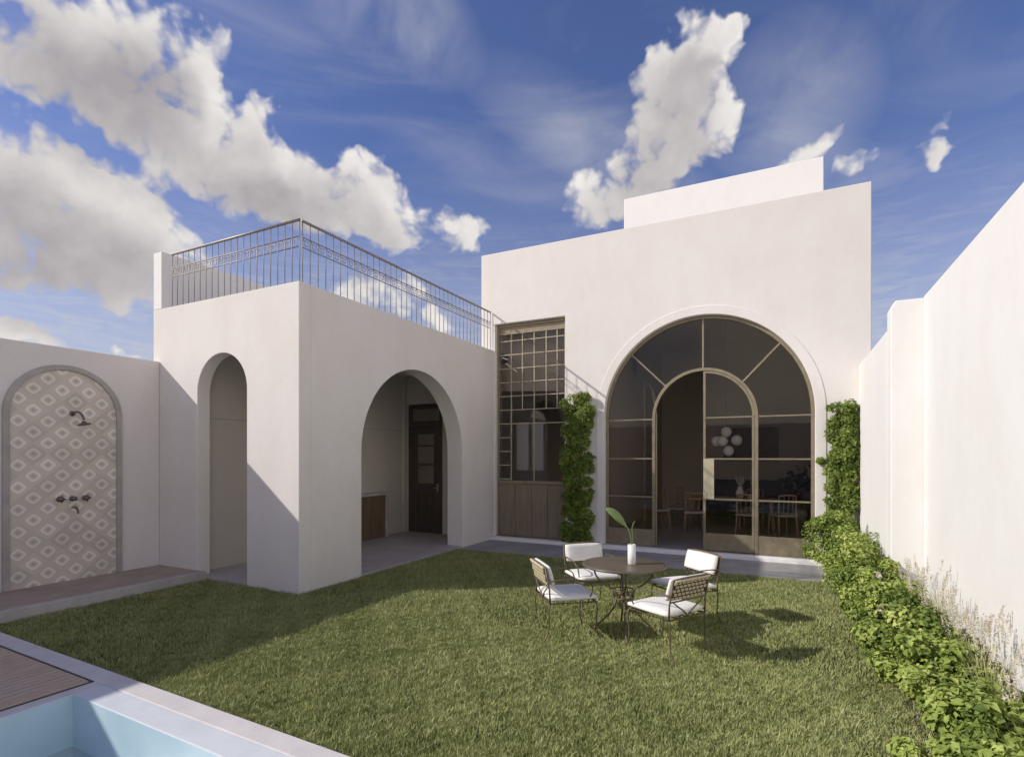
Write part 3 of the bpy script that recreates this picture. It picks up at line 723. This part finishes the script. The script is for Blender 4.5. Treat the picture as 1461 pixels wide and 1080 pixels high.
def dining_chair(loc, rz, label):
    t = thing('dining_chair', label, 'chair', loc, rz, 'dining chairs inside the house')
    b = MB(); b.box((-.22, -.22, .43), (.22, .22, .48)); b.build('seat', MT['sage'], t, bevel=.015)
    for sx in (-1, 1):
        b = MB(); b.tube([(sx * .19, .2, .43), (sx * .21, .23, 0)], .018, 6); b.build('leg', MT['rattan'], t)
        b = MB(); b.tube([(sx * .19, -.2, .9), (sx * .19, -.18, .45), (sx * .21, -.24, 0)], .018, 6); b.build('leg', MT['rattan'], t)
    b = MB(); b.tube(bez((-.19, -.2, .88), (-.1, -.3, .92), (.1, -.3, .92), (.19, -.2, .88)), .02, 6)
    for x in (-.1, 0, .1): b.tube([(x, -.2, .46), (x, -.255, .9)], .009, 5)
    b.build('backrest', MT['rattan'], t); return t
for loc, rz, lb in (((-1.9, 13.15, .092), 0.2, 'pale dining chair left of the open door gap inside the house'),
                    ((-.75, 13.1, .092), -.1, 'dining chair behind the lock plate of the closed door leaf'),
                    ((-.05, 13.3, .092), .5, 'dining chair turned sideways behind the right lower panes'),
                    ((-2.45, 13.9, .092), -1.4, 'dining chair at the left end of the indoor table'),
                    ((-2.35, 14.75, .092), -2.2, 'dining chair set back, behind the left end of the indoor table'), ((-2.75, 13.2, .092), -.9, 'dining chair nearest the open door gap, leftmost of the set'),
                    ((-.7, 14.85, .092), 3.1, 'dining chair beyond the indoor table, facing the garden')): dining_chair(loc, rz, lb)
bw = thing('vase', 'small pale vase on the indoor dining table', 'vase', (-.95, 13.75, .843))
b = MB(); b.lathe([(.04, 0), (.09, .06), (.1, .14), (.05, .24), (.06, .28)], 20); b.build('vessel', MT['ceramic'], bw)
b = MB()
for k in range(9): a = k * .7; b.tube([(0, 0, .26), (.09 * math.cos(a), .09 * math.sin(a), .42 + .05 * (k % 3))], .012, 5, taper=.03)
b.build('flowers', MT['sage'], bw)
sfa = thing('sofa', 'dark sofa against the far wall of the dining room', 'sofa', (-.9, 16.9, .092))
b = MB(); b.box((-1.1, -.45, .12), (1.1, .45, .45)); b.build('seat', MT['sofa'], sfa, bevel=.05, segs=3)
b = MB(); b.box((-1.1, .25, .452), (-.02, .5, 1.05)); b.box((.02, .25, .452), (1.1, .5, 1.05)); b.build('backrest', MT['sofa'], sfa, bevel=.06, segs=3)
for s in (-1, 1):
    b = MB(); b.box((s * 1.21 - .1, -.45, .1), (s * 1.21 + .1, .5, .65)); b.build('armrest', MT['sofa'], sfa, bevel=.05, segs=3)
pf = thing('wall_picture', 'wide brown picture on the dining room back wall', 'picture', (-.95, 17.97, 2.2))
b = MB(); b.box((-.72, -.02, -.45), (.72, .0, .45)); b.build('canvas', MT['art'], pf)
b = MB()
for a, c in (((-.77, -.04, -.5), (.77, .01, -.451)), ((-.77, -.04, .451), (.77, .01, .5)), ((-.77, -.04, -.45), (-.721, .01, .45)), ((.721, -.04, -.45), (.77, .01, .45))): b.box(a, c)
b.build('picture_frame', MT['darkwood'], pf)
ip = thing('potted_plant', 'dark leafy houseplant in a pot behind the right panes', 'plant', (.35, 15.9, .092))
b = MB(); b.lathe([(.14, 0), (.19, .36), (.17, .36)], 20); b.build('pot', MT['sage'], ip)
b = MB(); b.tube([(0, 0, .3), (0.02, 0, 1.0)], .02, 6); b.build('stem', MT['stem'], ip)

# ------------------------------------------------------------------ foliage
def leaf_mesh(name, mat, pos, nrm, size, aspect=0.55, tone=None, parent=None, droop=0.25):
    """pos, nrm: (n,3); every leaf is a folded diamond of two triangles"""
    n = len(pos)
    nrm = nrm / np.linalg.norm(nrm, axis=1, keepdims=True)
    t = nr.normal(size=(n, 3)); t -= nrm * (t * nrm).sum(1, keepdims=True); t /= np.linalg.norm(t, axis=1, keepdims=True)
    s = np.cross(nrm, t)
    L = size[:, None]; Wd = L * aspect
    v = np.empty((n, 4, 3), np.float32)
    v[:, 0] = pos - t * L * .5
    v[:, 1] = pos + s * Wd * .5 + nrm * L * droop * .3
    v[:, 2] = pos + t * L * .5 - nrm * L * droop
    v[:, 3] = pos - s * Wd * .5 + nrm * L * droop * .3
    f = np.array([[0, 1, 2], [0, 2, 3]])[None] + (np.arange(n) * 4)[:, None, None]
    return fast_mesh(name, mat, v.reshape(-1, 3), f.reshape(-1, 3), np.repeat(tone if tone is not None else nr.random(n), 4), parent)
def fast_mesh(name, mat, v, f, tone, parent=None):
    me = bpy.data.meshes.new(name)
    me.vertices.add(len(v)); me.vertices.foreach_set('co', np.ascontiguousarray(v, np.float32).ravel())
    k = f.shape[1]
    me.loops.add(len(f) * k); me.loops.foreach_set('vertex_index', np.ascontiguousarray(f, np.int32).ravel())
    me.polygons.add(len(f)); me.polygons.foreach_set('loop_start', np.arange(len(f), dtype=np.int32) * k)
    me.update(calc_edges=True)
    a = me.attributes.new('tone', 'FLOAT', 'POINT'); a.data.foreach_set('value', np.ascontiguousarray(tone, np.float32))
    me.materials.append(mat); me.validate()
    o = bpy.data.objects.new(name, me); C.objects.link(o)
    if parent is not None: o.parent = parent
    return o
def unit(n):
    d = nr.normal(size=(n, 3)); return d / np.linalg.norm(d, axis=1, keepdims=True)
# indoor plant leaves
d_ = unit(160); d_[:, 2] = np.abs(d_[:, 2]) * .6
leaf_mesh('leaves', MT['darkleaf'], d_ * nr.uniform(.15, .42, (160, 1)) + np.array([0, 0, 1.0]) + nr.normal(size=(160, 3)) * .12, d_ + .3, nr.uniform(.14, .26, 160), .5, parent=ip)

def shrub(loc, rx, ry, h, n, label, nm='shrub', group='shrubs in the bed along the right wall', flowers=0, lsz=(.035, .075)):
    t = thing(nm, label, 'shrub', loc, 0, group)
    st = MB()
    for k in range(9):
        a = k * .7 + rng.random(); rr = rng.uniform(.3, .8)
        st.tube(bez((0.03*math.cos(a), .03*math.sin(a), 0), (0.05*math.cos(a), .05*math.sin(a), h*.4), (rx*rr*.6*math.cos(a), ry*rr*.6*math.sin(a), h*.6), (rx*rr*math.cos(a), ry*rr*math.sin(a), h*rng.uniform(.6, .85)), 7), .009, 5, taper=.003)
    st.build('stem', MT['stem'], t)
    # clumps of leaves on an uneven mound
    nc = 30
    c = unit(nc); c[:, 2] = np.abs(c[:, 2]) * 1.0 - .12
    c *= nr.uniform(.55, 1.14, (nc, 1))
    c = c * np.array([rx, ry, h * .55]) + np.array([0, 0, h * .45])
    cr = nr.uniform(.07, .165, nc) * (h / .7) ** .5
    ct_ = nr.uniform(-.36, .30, nc)
    per = n // nc
    P3 = []; N3 = []; T3 = []
    for i in range(nc):
        d = unit(per); r_ = cr[i] * nr.uniform(.35, 1.0, (per, 1)) ** .6
        p = c[i] + d * r_ * np.array([1.15, 1.15, .85])
        P3.append(p); N3.append(d + np.array([0, 0, .7]) + (c[i] - np.array([0, 0, h * .3])) * .8 + nr.normal(size=(per, 3)) * .35)
        T3.append(np.clip(.5 + ct_[i] + nr.normal(size=per) * .2, 0, 1))
    P3 = np.concatenate(P3); N3 = np.concatenate(N3); T3 = np.concatenate(T3)
    k = P3[:, 2] > .015
    leaf_mesh('foliage', MT['bush'], P3[k], N3[k], lsz[0] * .7 + (lsz[1] - lsz[0] * .7) * nr.random(k.sum()) ** 1.6, .62, T3[k], t)
    if flowers:
        c2 = unit(flowers); c2[:, 2] = np.abs(c2[:, 2]); c2 = c2 * np.array([rx, ry, h * .56]) * 1.08 + np.array([0, 0, h * .45])
        for c_ in c2:
            leaf_mesh('flower', MT['petal'], c_ + nr.normal(size=(8, 3)) * .014, unit(8) + np.array([0, 0, .5]), nr.uniform(.018, .034, 8), .8, None, t)
    return t
shrub((.62, 9.15, .03), .40, .42, .98, 8000, 'rounded green shrub under the right climber, at the end of the step', lsz=(.03, .06))
shrub((.78, 8.25, .03), .36, .45, .86, 8000, 'green shrub in front of the low right wall, second from the house', lsz=(.03, .06))
shrub((.82, 7.35, .03), .33, .45, .74, 8000, 'green shrub against the pier, third from the house', flowers=2, lsz=(.03, .062))
shrub((.90, 6.45, .03), .33, .46, .60, 8000, 'low green shrub with a few pale flowers beside the chair shadows', flowers=5, lsz=(.032, .066))
shrub((.93, 5.55, .03), .34, .48, .58, 9000, 'leafy green shrub with pale flowers in front of the first pale reeds', flowers=3, lsz=(.035, .07))
shrub((.93, 4.65, .03), .36, .48, .54, 10000, 'broad leafy green shrub near the right edge of the lawn', lsz=(.035, .075))
shrub((.95, 3.8, .03), .36, .48, .48, 10000, 'nearest green shrub with pale flower tufts at the bottom right corner', flowers=4, lsz=(.035, .078))
shrub((.95, 2.98, .03), .36, .36, .42, 5000, 'low green shrub at the very end of the bed by the pool', lsz=(.035, .075))

def climber(x0, x1, ztop, label, y=YH):
    t = thing('climbing_vine', label, 'vine', ((x0 + x1) / 2, y - .12, .03))
    w = (x1 - x0) / 2
    st = MB()
    for k in range(5):
        xx = rng.uniform(-w * .6, w * .6)
        st.tube([(xx * .4, 0, 0)] + [(xx + .05 * math.sin(z * 3 + k), .05 + .02 * math.cos(z * 4 + k), z) for z in np.linspace(.3, ztop - .2, 9)], .011, 5, taper=.004)
    st.build('stem', MT['stem'], t)
    nc = int(ztop * 62)
    P3 = []; N3 = []; T3 = []
    for i in range(nc):
        z = nr.uniform(.06, ztop - .10)
        c = np.array([nr.uniform(-w, w) * (.84 + .10 * math.sin(z * 5) + .06 * math.sin(z * 11 + 2)), nr.uniform(-.07, .06), z])
        per = 105; d = unit(per); r_ = nr.uniform(.07, .13) * nr.uniform(.3, 1, (per, 1)) ** .6
        if nr.random() < .10: c[0] += nr.choice([-1, 1]) * nr.uniform(.03, .12); r_ = r_ * .6
        p = c + d * r_ * np.array([1.1, .9, 1]); p[:, 1] = np.minimum(p[:, 1], .10)
        P3.append(p); N3.append(d + np.array([0, -.9, .5]) + nr.normal(size=(per, 3)) * .4); T3.append(np.clip(.5 + nr.uniform(-.25, .25) + nr.normal(size=per) * .18, 0, 1))
    leaf_mesh('foliage', MT['vine'], np.concatenate(P3), np.concatenate(N3), nr.uniform(.035, .075, nc * 105), .6, np.concatenate(T3), t)
climber(-4.05, -3.45, 3.12, 'dark green climber column between the gridded window and the great arch')
climber(.62, 1.05, 2.74, 'sunlit green climber column right of the great arch')

def reed_plant(loc, h, label):
    t = thing('feather_reed', label, 'ornamental reed', loc, 0, 'feather reeds along the right wall'); t['kind'] = 'thing'
    n = 190
    V = []; F = []; T = []
    for i in range(n):
        a = nr.uniform(0, 2 * PI); lean = nr.uniform(.05, .42) * h; hh = h * nr.uniform(.55, 1.05)
        base = np.array([nr.normal() * .04, nr.normal() * .06, 0]); dirv = np.array([math.cos(a) * .6, math.sin(a), 0])
        sd = np.array([-math.sin(a), math.cos(a), 0])
        w0 = nr.uniform(.002, .0035); tone = nr.uniform(0, 1)
        o0 = len(V)
        for s in (0, .35, .7, 1.0):
            p = base + dirv * lean * s ** 2 + np.array([0, 0, hh * (s - .18 * s ** 3)])
            ww = w0 * (1.2 if s < .5 else .7)
            V.append(p - sd * ww); V.append(p + sd * ww); T += [tone, tone]
        for q in range(3): F.append([o0 + 2*q, o0 + 2*q + 1, o0 + 2*q + 3, o0 + 2*q + 2])
    fast_mesh('blades', MT['reed'], np.array(V), np.array(F), np.array(T), t)
    for i in range(20):
        a = nr.uniform(0, 2 * PI); lean = nr.uniform(.1, .45) * h; top = np.array([math.cos(a) * lean * .6, math.sin(a) * lean, h * nr.uniform(.8, 1.1)])
        m = 44; s = nr.uniform(0, 1, (m, 1))
        leaf_mesh('plume', MT['plume'], top + np.array([math.cos(a) * .03, math.sin(a) * .03, .13]) * s + nr.normal(size=(m, 3)) * .008 * (1.1 - s), unit(m), nr.uniform(.010, .024, m), .3, nr.uniform(.2, 1, m), t)
for i, y in enumerate((6.75, 6.2, 5.7, 5.2, 4.75, 4.3, 3.9, 3.5)):
    reed_plant((1.17 + .04 * math.sin(i * 2.3), y, .03), .60 + .06 * math.sin(i * 1.7), 'pale feathery feather reed against the white wall, ' + ('farthest from the camera', 'second from the far end', 'third from the far end', 'fourth from the far end, mid row', 'behind the broad shrub', 'third from the near end', 'second from the near end', 'nearest, at the right picture edge')[i])

# lawn
def lawn():
    def region(n, x0, x1, y0, y1): return np.stack([nr.uniform(x0, x1, n), nr.uniform(y0, y1, n)], 1)
    p = np.concatenate([region(400000, -7.62, .86, 2.32, 9.0), region(200000, -5.0, .86, 2.32, 5.2)])
    k = ~((p[:, 0] < XS + .015) & (p[:, 1] > YF - .015)); k &= p[:, 1] > YC + .012 - math.tan(R(1.45)) * (p[:, 0] + 7.16); p = p[k]; n = len(p)
    patch = sum(np.sin(p[:, 0] * a + b_) * np.sin(p[:, 1] * c_ + d_) for a, b_, c_, d_ in ((2.1, .3, 1.7, 1.1), (4.7, 2.0, 5.3, .4), (9.1, 1.2, 7.7, 2.2), (15, .1, 17, 1.0))) / 4
    h = nr.uniform(.026, .048, n) * (1 + .35 * patch); edge = np.where(nr.random(n) < .05, 1.5, 1.0); h *= edge * (1 + .18 * np.sin(p[:, 0] * 31 + p[:, 1] * 23) * np.sin(p[:, 0] * -19 + p[:, 1] * 41))
    a = nr.uniform(0, 2 * PI, n); lean = h * nr.uniform(.1, .8, n)
    w = nr.uniform(.0024, .0045, n)
    dx, dy = np.cos(a), np.sin(a); b2 = nr.uniform(0, 2 * PI, n); sx, sy2 = np.cos(b2), np.sin(b2)
    v = np.empty((n, 5, 3), np.float32)
    v[:, 0] = np.stack([p[:, 0] - sx * w, p[:, 1] - sy2 * w, np.zeros(n)], 1)
    v[:, 1] = np.stack([p[:, 0] + sx * w, p[:, 1] + sy2 * w, np.zeros(n)], 1)
    mx, my = p[:, 0] + dx * lean * .35, p[:, 1] + dy * lean * .35
    v[:, 2] = np.stack([mx + sx * w * .8, my + sy2 * w * .8, h * .6], 1)
    v[:, 3] = np.stack([mx - sx * w * .8, my - sy2 * w * .8, h * .6], 1)
    v[:, 4] = np.stack([p[:, 0] + dx * lean, p[:, 1] + dy * lean, h], 1)
    base = (np.arange(n) * 5)[:, None]
    f = np.concatenate([base + np.array([0, 1, 2]), base + np.array([0, 2, 3]), base + np.array([3, 2, 4])])
    mot = sum(np.sin(p[:, 0] * a_ + p[:, 1] * b_ + q_) for a_, b_, q_ in ((31, 12, .2), (-17, 37, 1.3), (44, -29, 2.1), (9, 52, .7), (58, 41, 3.0))) / 5
    tone = np.clip(.45 + .30 * patch + .30 * mot + nr.normal(size=n) * .14, 0, 1)
    o = fast_mesh('grass', MT['grass'], v.reshape(-1, 3), f, np.repeat(tone, 5)); o.location.z = .003
    tag(o, 'shaggy green lawn grass between the pool and the terrace', 'grass', None, 'stuff')
lawn()

# ------------------------------------------------------------------ garden table and chairs
TC = Vector((-1.51, 5.58, 0))
tb = thing('garden_table', 'round brown garden table on curled iron legs among the four chairs', 'table', TC)
b = MB(); b.lathe([(.40, .695), (.428, .70), (.432, .712), (.428, .722), (.40, .724)], 48); b.build('tabletop', MT['tabletop'], tb)
for k in range(4):
    a = k * PI / 2 + .35; c_, s_ = math.cos(a), math.sin(a)
    q = lambda r_, z: (r_ * c_, r_ * s_, z)
    b = MB(); b.tube(bez(q(.30, .69), q(.34, .5), q(.03, .48), q(.07, .36)) + bez(q(.07, .36), q(.10, .2), q(.2, .16), q(.33, .012))[1:], .010, 7)
    b.tube(bez(q(.33, .012), q(.37, .0), q(.39, .03), q(.36, .045), 6), .009, 6)
    b.build('leg', MT['iron'], tb)
b = MB(); b.tube([(.10 * math.cos(t), .10 * math.sin(t), .37) for t in (2*PI*i/20 for i in range(20))], .008, 6, closed=True)
b.tube([(.31 * math.cos(t), .31 * math.sin(t), .685) for t in (2*PI*i/28 for i in range(28))], .008, 6, closed=True)
for i in range(10):
    a = 2*PI*i/10; b.tube([(.10*math.cos(a), .10*math.sin(a), .37), (.115*math.cos(a+.3), .115*math.sin(a+.3), .45)], .006, 5)
b.tube([(.115 * math.cos(t), .115 * math.sin(t), .45) for t in (2*PI*i/20 for i in range(20))], .007, 6, closed=True)
b.build('base_ring', MT['iron'], tb)
vs_ = thing('vase', 'white cylinder vase with one broad leaf on the garden table', 'vase', (TC.x + .085, TC.y + .0, .7245))
b = MB(); b.lathe([(.036, 0), (.041, .004), (.041, .205), (.036, .205), (.034, .03)], 28); b.build('vessel', MT['ceramic'], vs_)
b = MB(); b.tube(bez((0, 0, .03), (.0, 0, .2), (.0, .01, .32), (-.055, -.02, .40), 10), .005, 6); b.tube(bez((.01, 0, .03), (.012, 0, .2), (.012, .0, .3), (.0, .0, .37), 8), .004, 5); b.build('stem', MT['vaseleaf'], vs_)
def big_leaf(p0, p1, width, sag, name):
    p0, p1 = Vector(p0), Vector(p1); d = p1 - p0; s = Vector((.25, .65, .5)).normalized(); s = (s - d.normalized() * s.dot(d.normalized())).normalized()
    V, F = [], []; n = 14
    for i in range(n + 1):
        t = i / n; c = p0 + d * t + Vector((0, 0, sag * math.sin(PI * t)))
        w = width * math.sin(PI * (t * .94 + .03)) ** .7
        nn = d.normalized().cross(s)
        V += [c - s * w + nn * w * .25, c, c + s * w + nn * w * .25]
        if i:
            o0 = (i - 1) * 3; F += [(o0, o0+1, o0+4, o0+3), (o0+1, o0+2, o0+5, o0+4)]
    m = MB(); m.add(V, F, 0, True); o = m.build(name, MT['vaseleaf'], vs_); sd = o.modifiers.new('thickness', 'SOLIDIFY'); sd.thickness = .002
big_leaf((-.05, -.02, .39), (-.24, -.10, .58), .052, .03, 'leaf')
big_leaf((0, 0, .36), (.035, .01, .45), .02, .01, 'leaf')

def cushion_mesh(w, d, h, n=10):
    """soft rectangular pad, pillowy top and rounded rim"""
    m = MB(); V = []; F = []
    for sgn in (1, -1):
        for j in range(n + 1):
            for i in range(n + 1):
                u = -1 + 2 * i / n; v = -1 + 2 * j / n
                e_ = (1 - abs(u) ** 5) * (1 - abs(v) ** 5)
                kx = 1 - .03 * (v * v) ; ky = 1 - .03 * (u * u)
                V.append((u * w / 2 * kx, v * d / 2 * ky, sgn * h / 2 * (.35 + .65 * e_ ** .45)))
    N = (n + 1) ** 2; I = lambda i, j, s: s * N + j * (n + 1) + i
    for s in (0, 1):
        for j in range(n):
            for i in range(n): F.append((I(i, j, s), I(i+1, j, s), I(i+1, j+1, s), I(i, j+1, s)))
    for i in range(n):
        F += [(I(i,0,0), I(i+1,0,0), I(i+1,0,1), I(i,0,1)), (I(i,n,0), I(i+1,n,0), I(i+1,n,1), I(i,n,1)), (I(0,i,0), I(0,i+1,0), I(0,i+1,1), I(0,i,1)), (I(n,i,0), I(n,i+1,0), I(n,i+1,1), I(n,i,1))]
    m.add(V, F, 0, True); return m
def garden_chair():
    """faces local +Y; origin on the lawn under the seat"""
    t = thing('garden_chair', '', 'chair', (0, 0, 0), 0, 'wrought iron chairs around the garden table')
    W2, D2, H = .245, .24, .41
    b = MB(); b.tube([(-W2, -D2, H), (W2, -D2, H), (W2, D2, H), (-W2, D2, H)], .010, 7, closed=True)
    for x in (-.12, 0, .12): b.tube([(x, -D2, H), (x, D2, H)], .006, 5)
    b.build('seat_frame', MT['iron'], t)
    o = cushion_mesh(.52, .50, .075).build('seat_cushion', MT['cushion'], t); o.location = (0, .01, H + .048)
    for s in (-1, 1):
        b = MB(); b.tube(bez((s*W2, D2, H), (s*W2, D2 + .05, .25), (s*(W2-.02), D2 - .05, .16), (s*(W2+.01), D2 + .05, .01)), .0072, 7); b.build('leg', MT['iron'], t)
        b = MB(); b.tube(bez((s*W2, -D2, H), (s*W2, -D2 - .04, .25), (s*(W2-.02), -D2 + .05, .16), (s*(W2+.01), -D2 - .08, .01)), .0072, 7); b.build('leg', MT['iron'], t)
        b = MB(); b.tube(bez((s*W2, -D2 - .03, .64), (s*(W2+.05), -D2 + .1, .68), (s*(W2+.05), D2 - .12, .68), (s*(W2+.03), D2 - .06, .60)) + bez((s*(W2+.03), D2 - .06, .60), (s*(W2+.02), D2 - .02, .52), (s*(W2), D2 - .08, .46), (s*W2, D2 - .08, H))[1:], .0072, 7); b.build('armrest', MT['iron'], t)
    b = MB()
    for s in (-1, 1): b.tube([(s*W2, -D2, H), (s*W2, -D2 - .005, .55), (s*W2, -D2 - .05, .80)], .0085, 7)
    b.tube(bez((-W2, -D2 - .05, .80), (-.1, -D2 - .064, .816), (.1, -D2 - .064, .816), (W2, -D2 - .05, .80)), .0085, 7)
    b.tube([(-W2, -D2 - .015, .585), (W2, -D2 - .015, .585)], .008, 6)
    b.tube(bez((-.2, -D2 - .012, .58), (-.12, -D2 - .02, .5), (-.05, -D2 - .01, .5), (0, -D2, H)), .007, 6); b.tube(bez((.2, -D2 - .012, .58), (.12, -D2 - .02, .5), (.05, -D2 - .01, .5), (0, -D2, H)), .007, 6)
    b.build('back_frame', MT['iron'], t)
    tilt = math.atan2(.07, .265)
    # woven rear panel
    b = MB(); b.box((-.235, -.005, -.1), (.235, .005, .1), 0)  # dark backing plate, shade of the strap gaps put into its colour
    rows = 5
    for r_ in range(rows):
        z = -.1 + .2 * (r_ + .5) / rows
        nb = 9
        for k in range(nb):
            x = -.235 + .47 * (k + (.5 if r_ % 2 else .0) + .25) / nb
            if x + .02 > .235: continue
            b.box((x - .019, -.016, z - .0135), (x + .019, -.004, z + .0135), 1)
    b.tube([(-.235, -.01, .1), (.235, -.01, .1)], .013, 6, 1)
    o = b.build('woven_back', [MT['strapback'], MT['strap']], t, bevel=.004); o.location = (0, -D2 - .030, .695); o.rotation_euler = (tilt, 0, 0)
    o = cushion_mesh(.49, .22, .065).build('back_cushion', MT['cushion'], t); o.location = (0, -D2 + .014, .698); o.rotation_euler = (PI/2 + tilt, 0, 0)
    return t
proto = garden_chair()
spots = [((-2.03, 5.24), 'iron garden chair nearest the arcade, its woven back turned to the left'),
         ((-2.06, 6.20), 'iron garden chair in front of the dark climber, white back cushion in shade'),
         ((-1.00, 6.20), 'iron garden chair with a sunlit white back cushion, before the arched door'),
         ((-1.00, 5.20), 'nearest iron garden chair, showing the cream woven back')]
for i, ((x, y), lb) in enumerate(spots):
    o = proto if i == 0 else copy_tree(proto)
    d = TC - Vector((x, y, 0)); o.location = (x, y, .012)
    o.rotation_euler = (0, 0, math.atan2(d.y, d.x) - PI/2 + (0.12, .05, -.05, .12)[i])
    o['label'] = lb
    o.scale = (1, 1, .935)
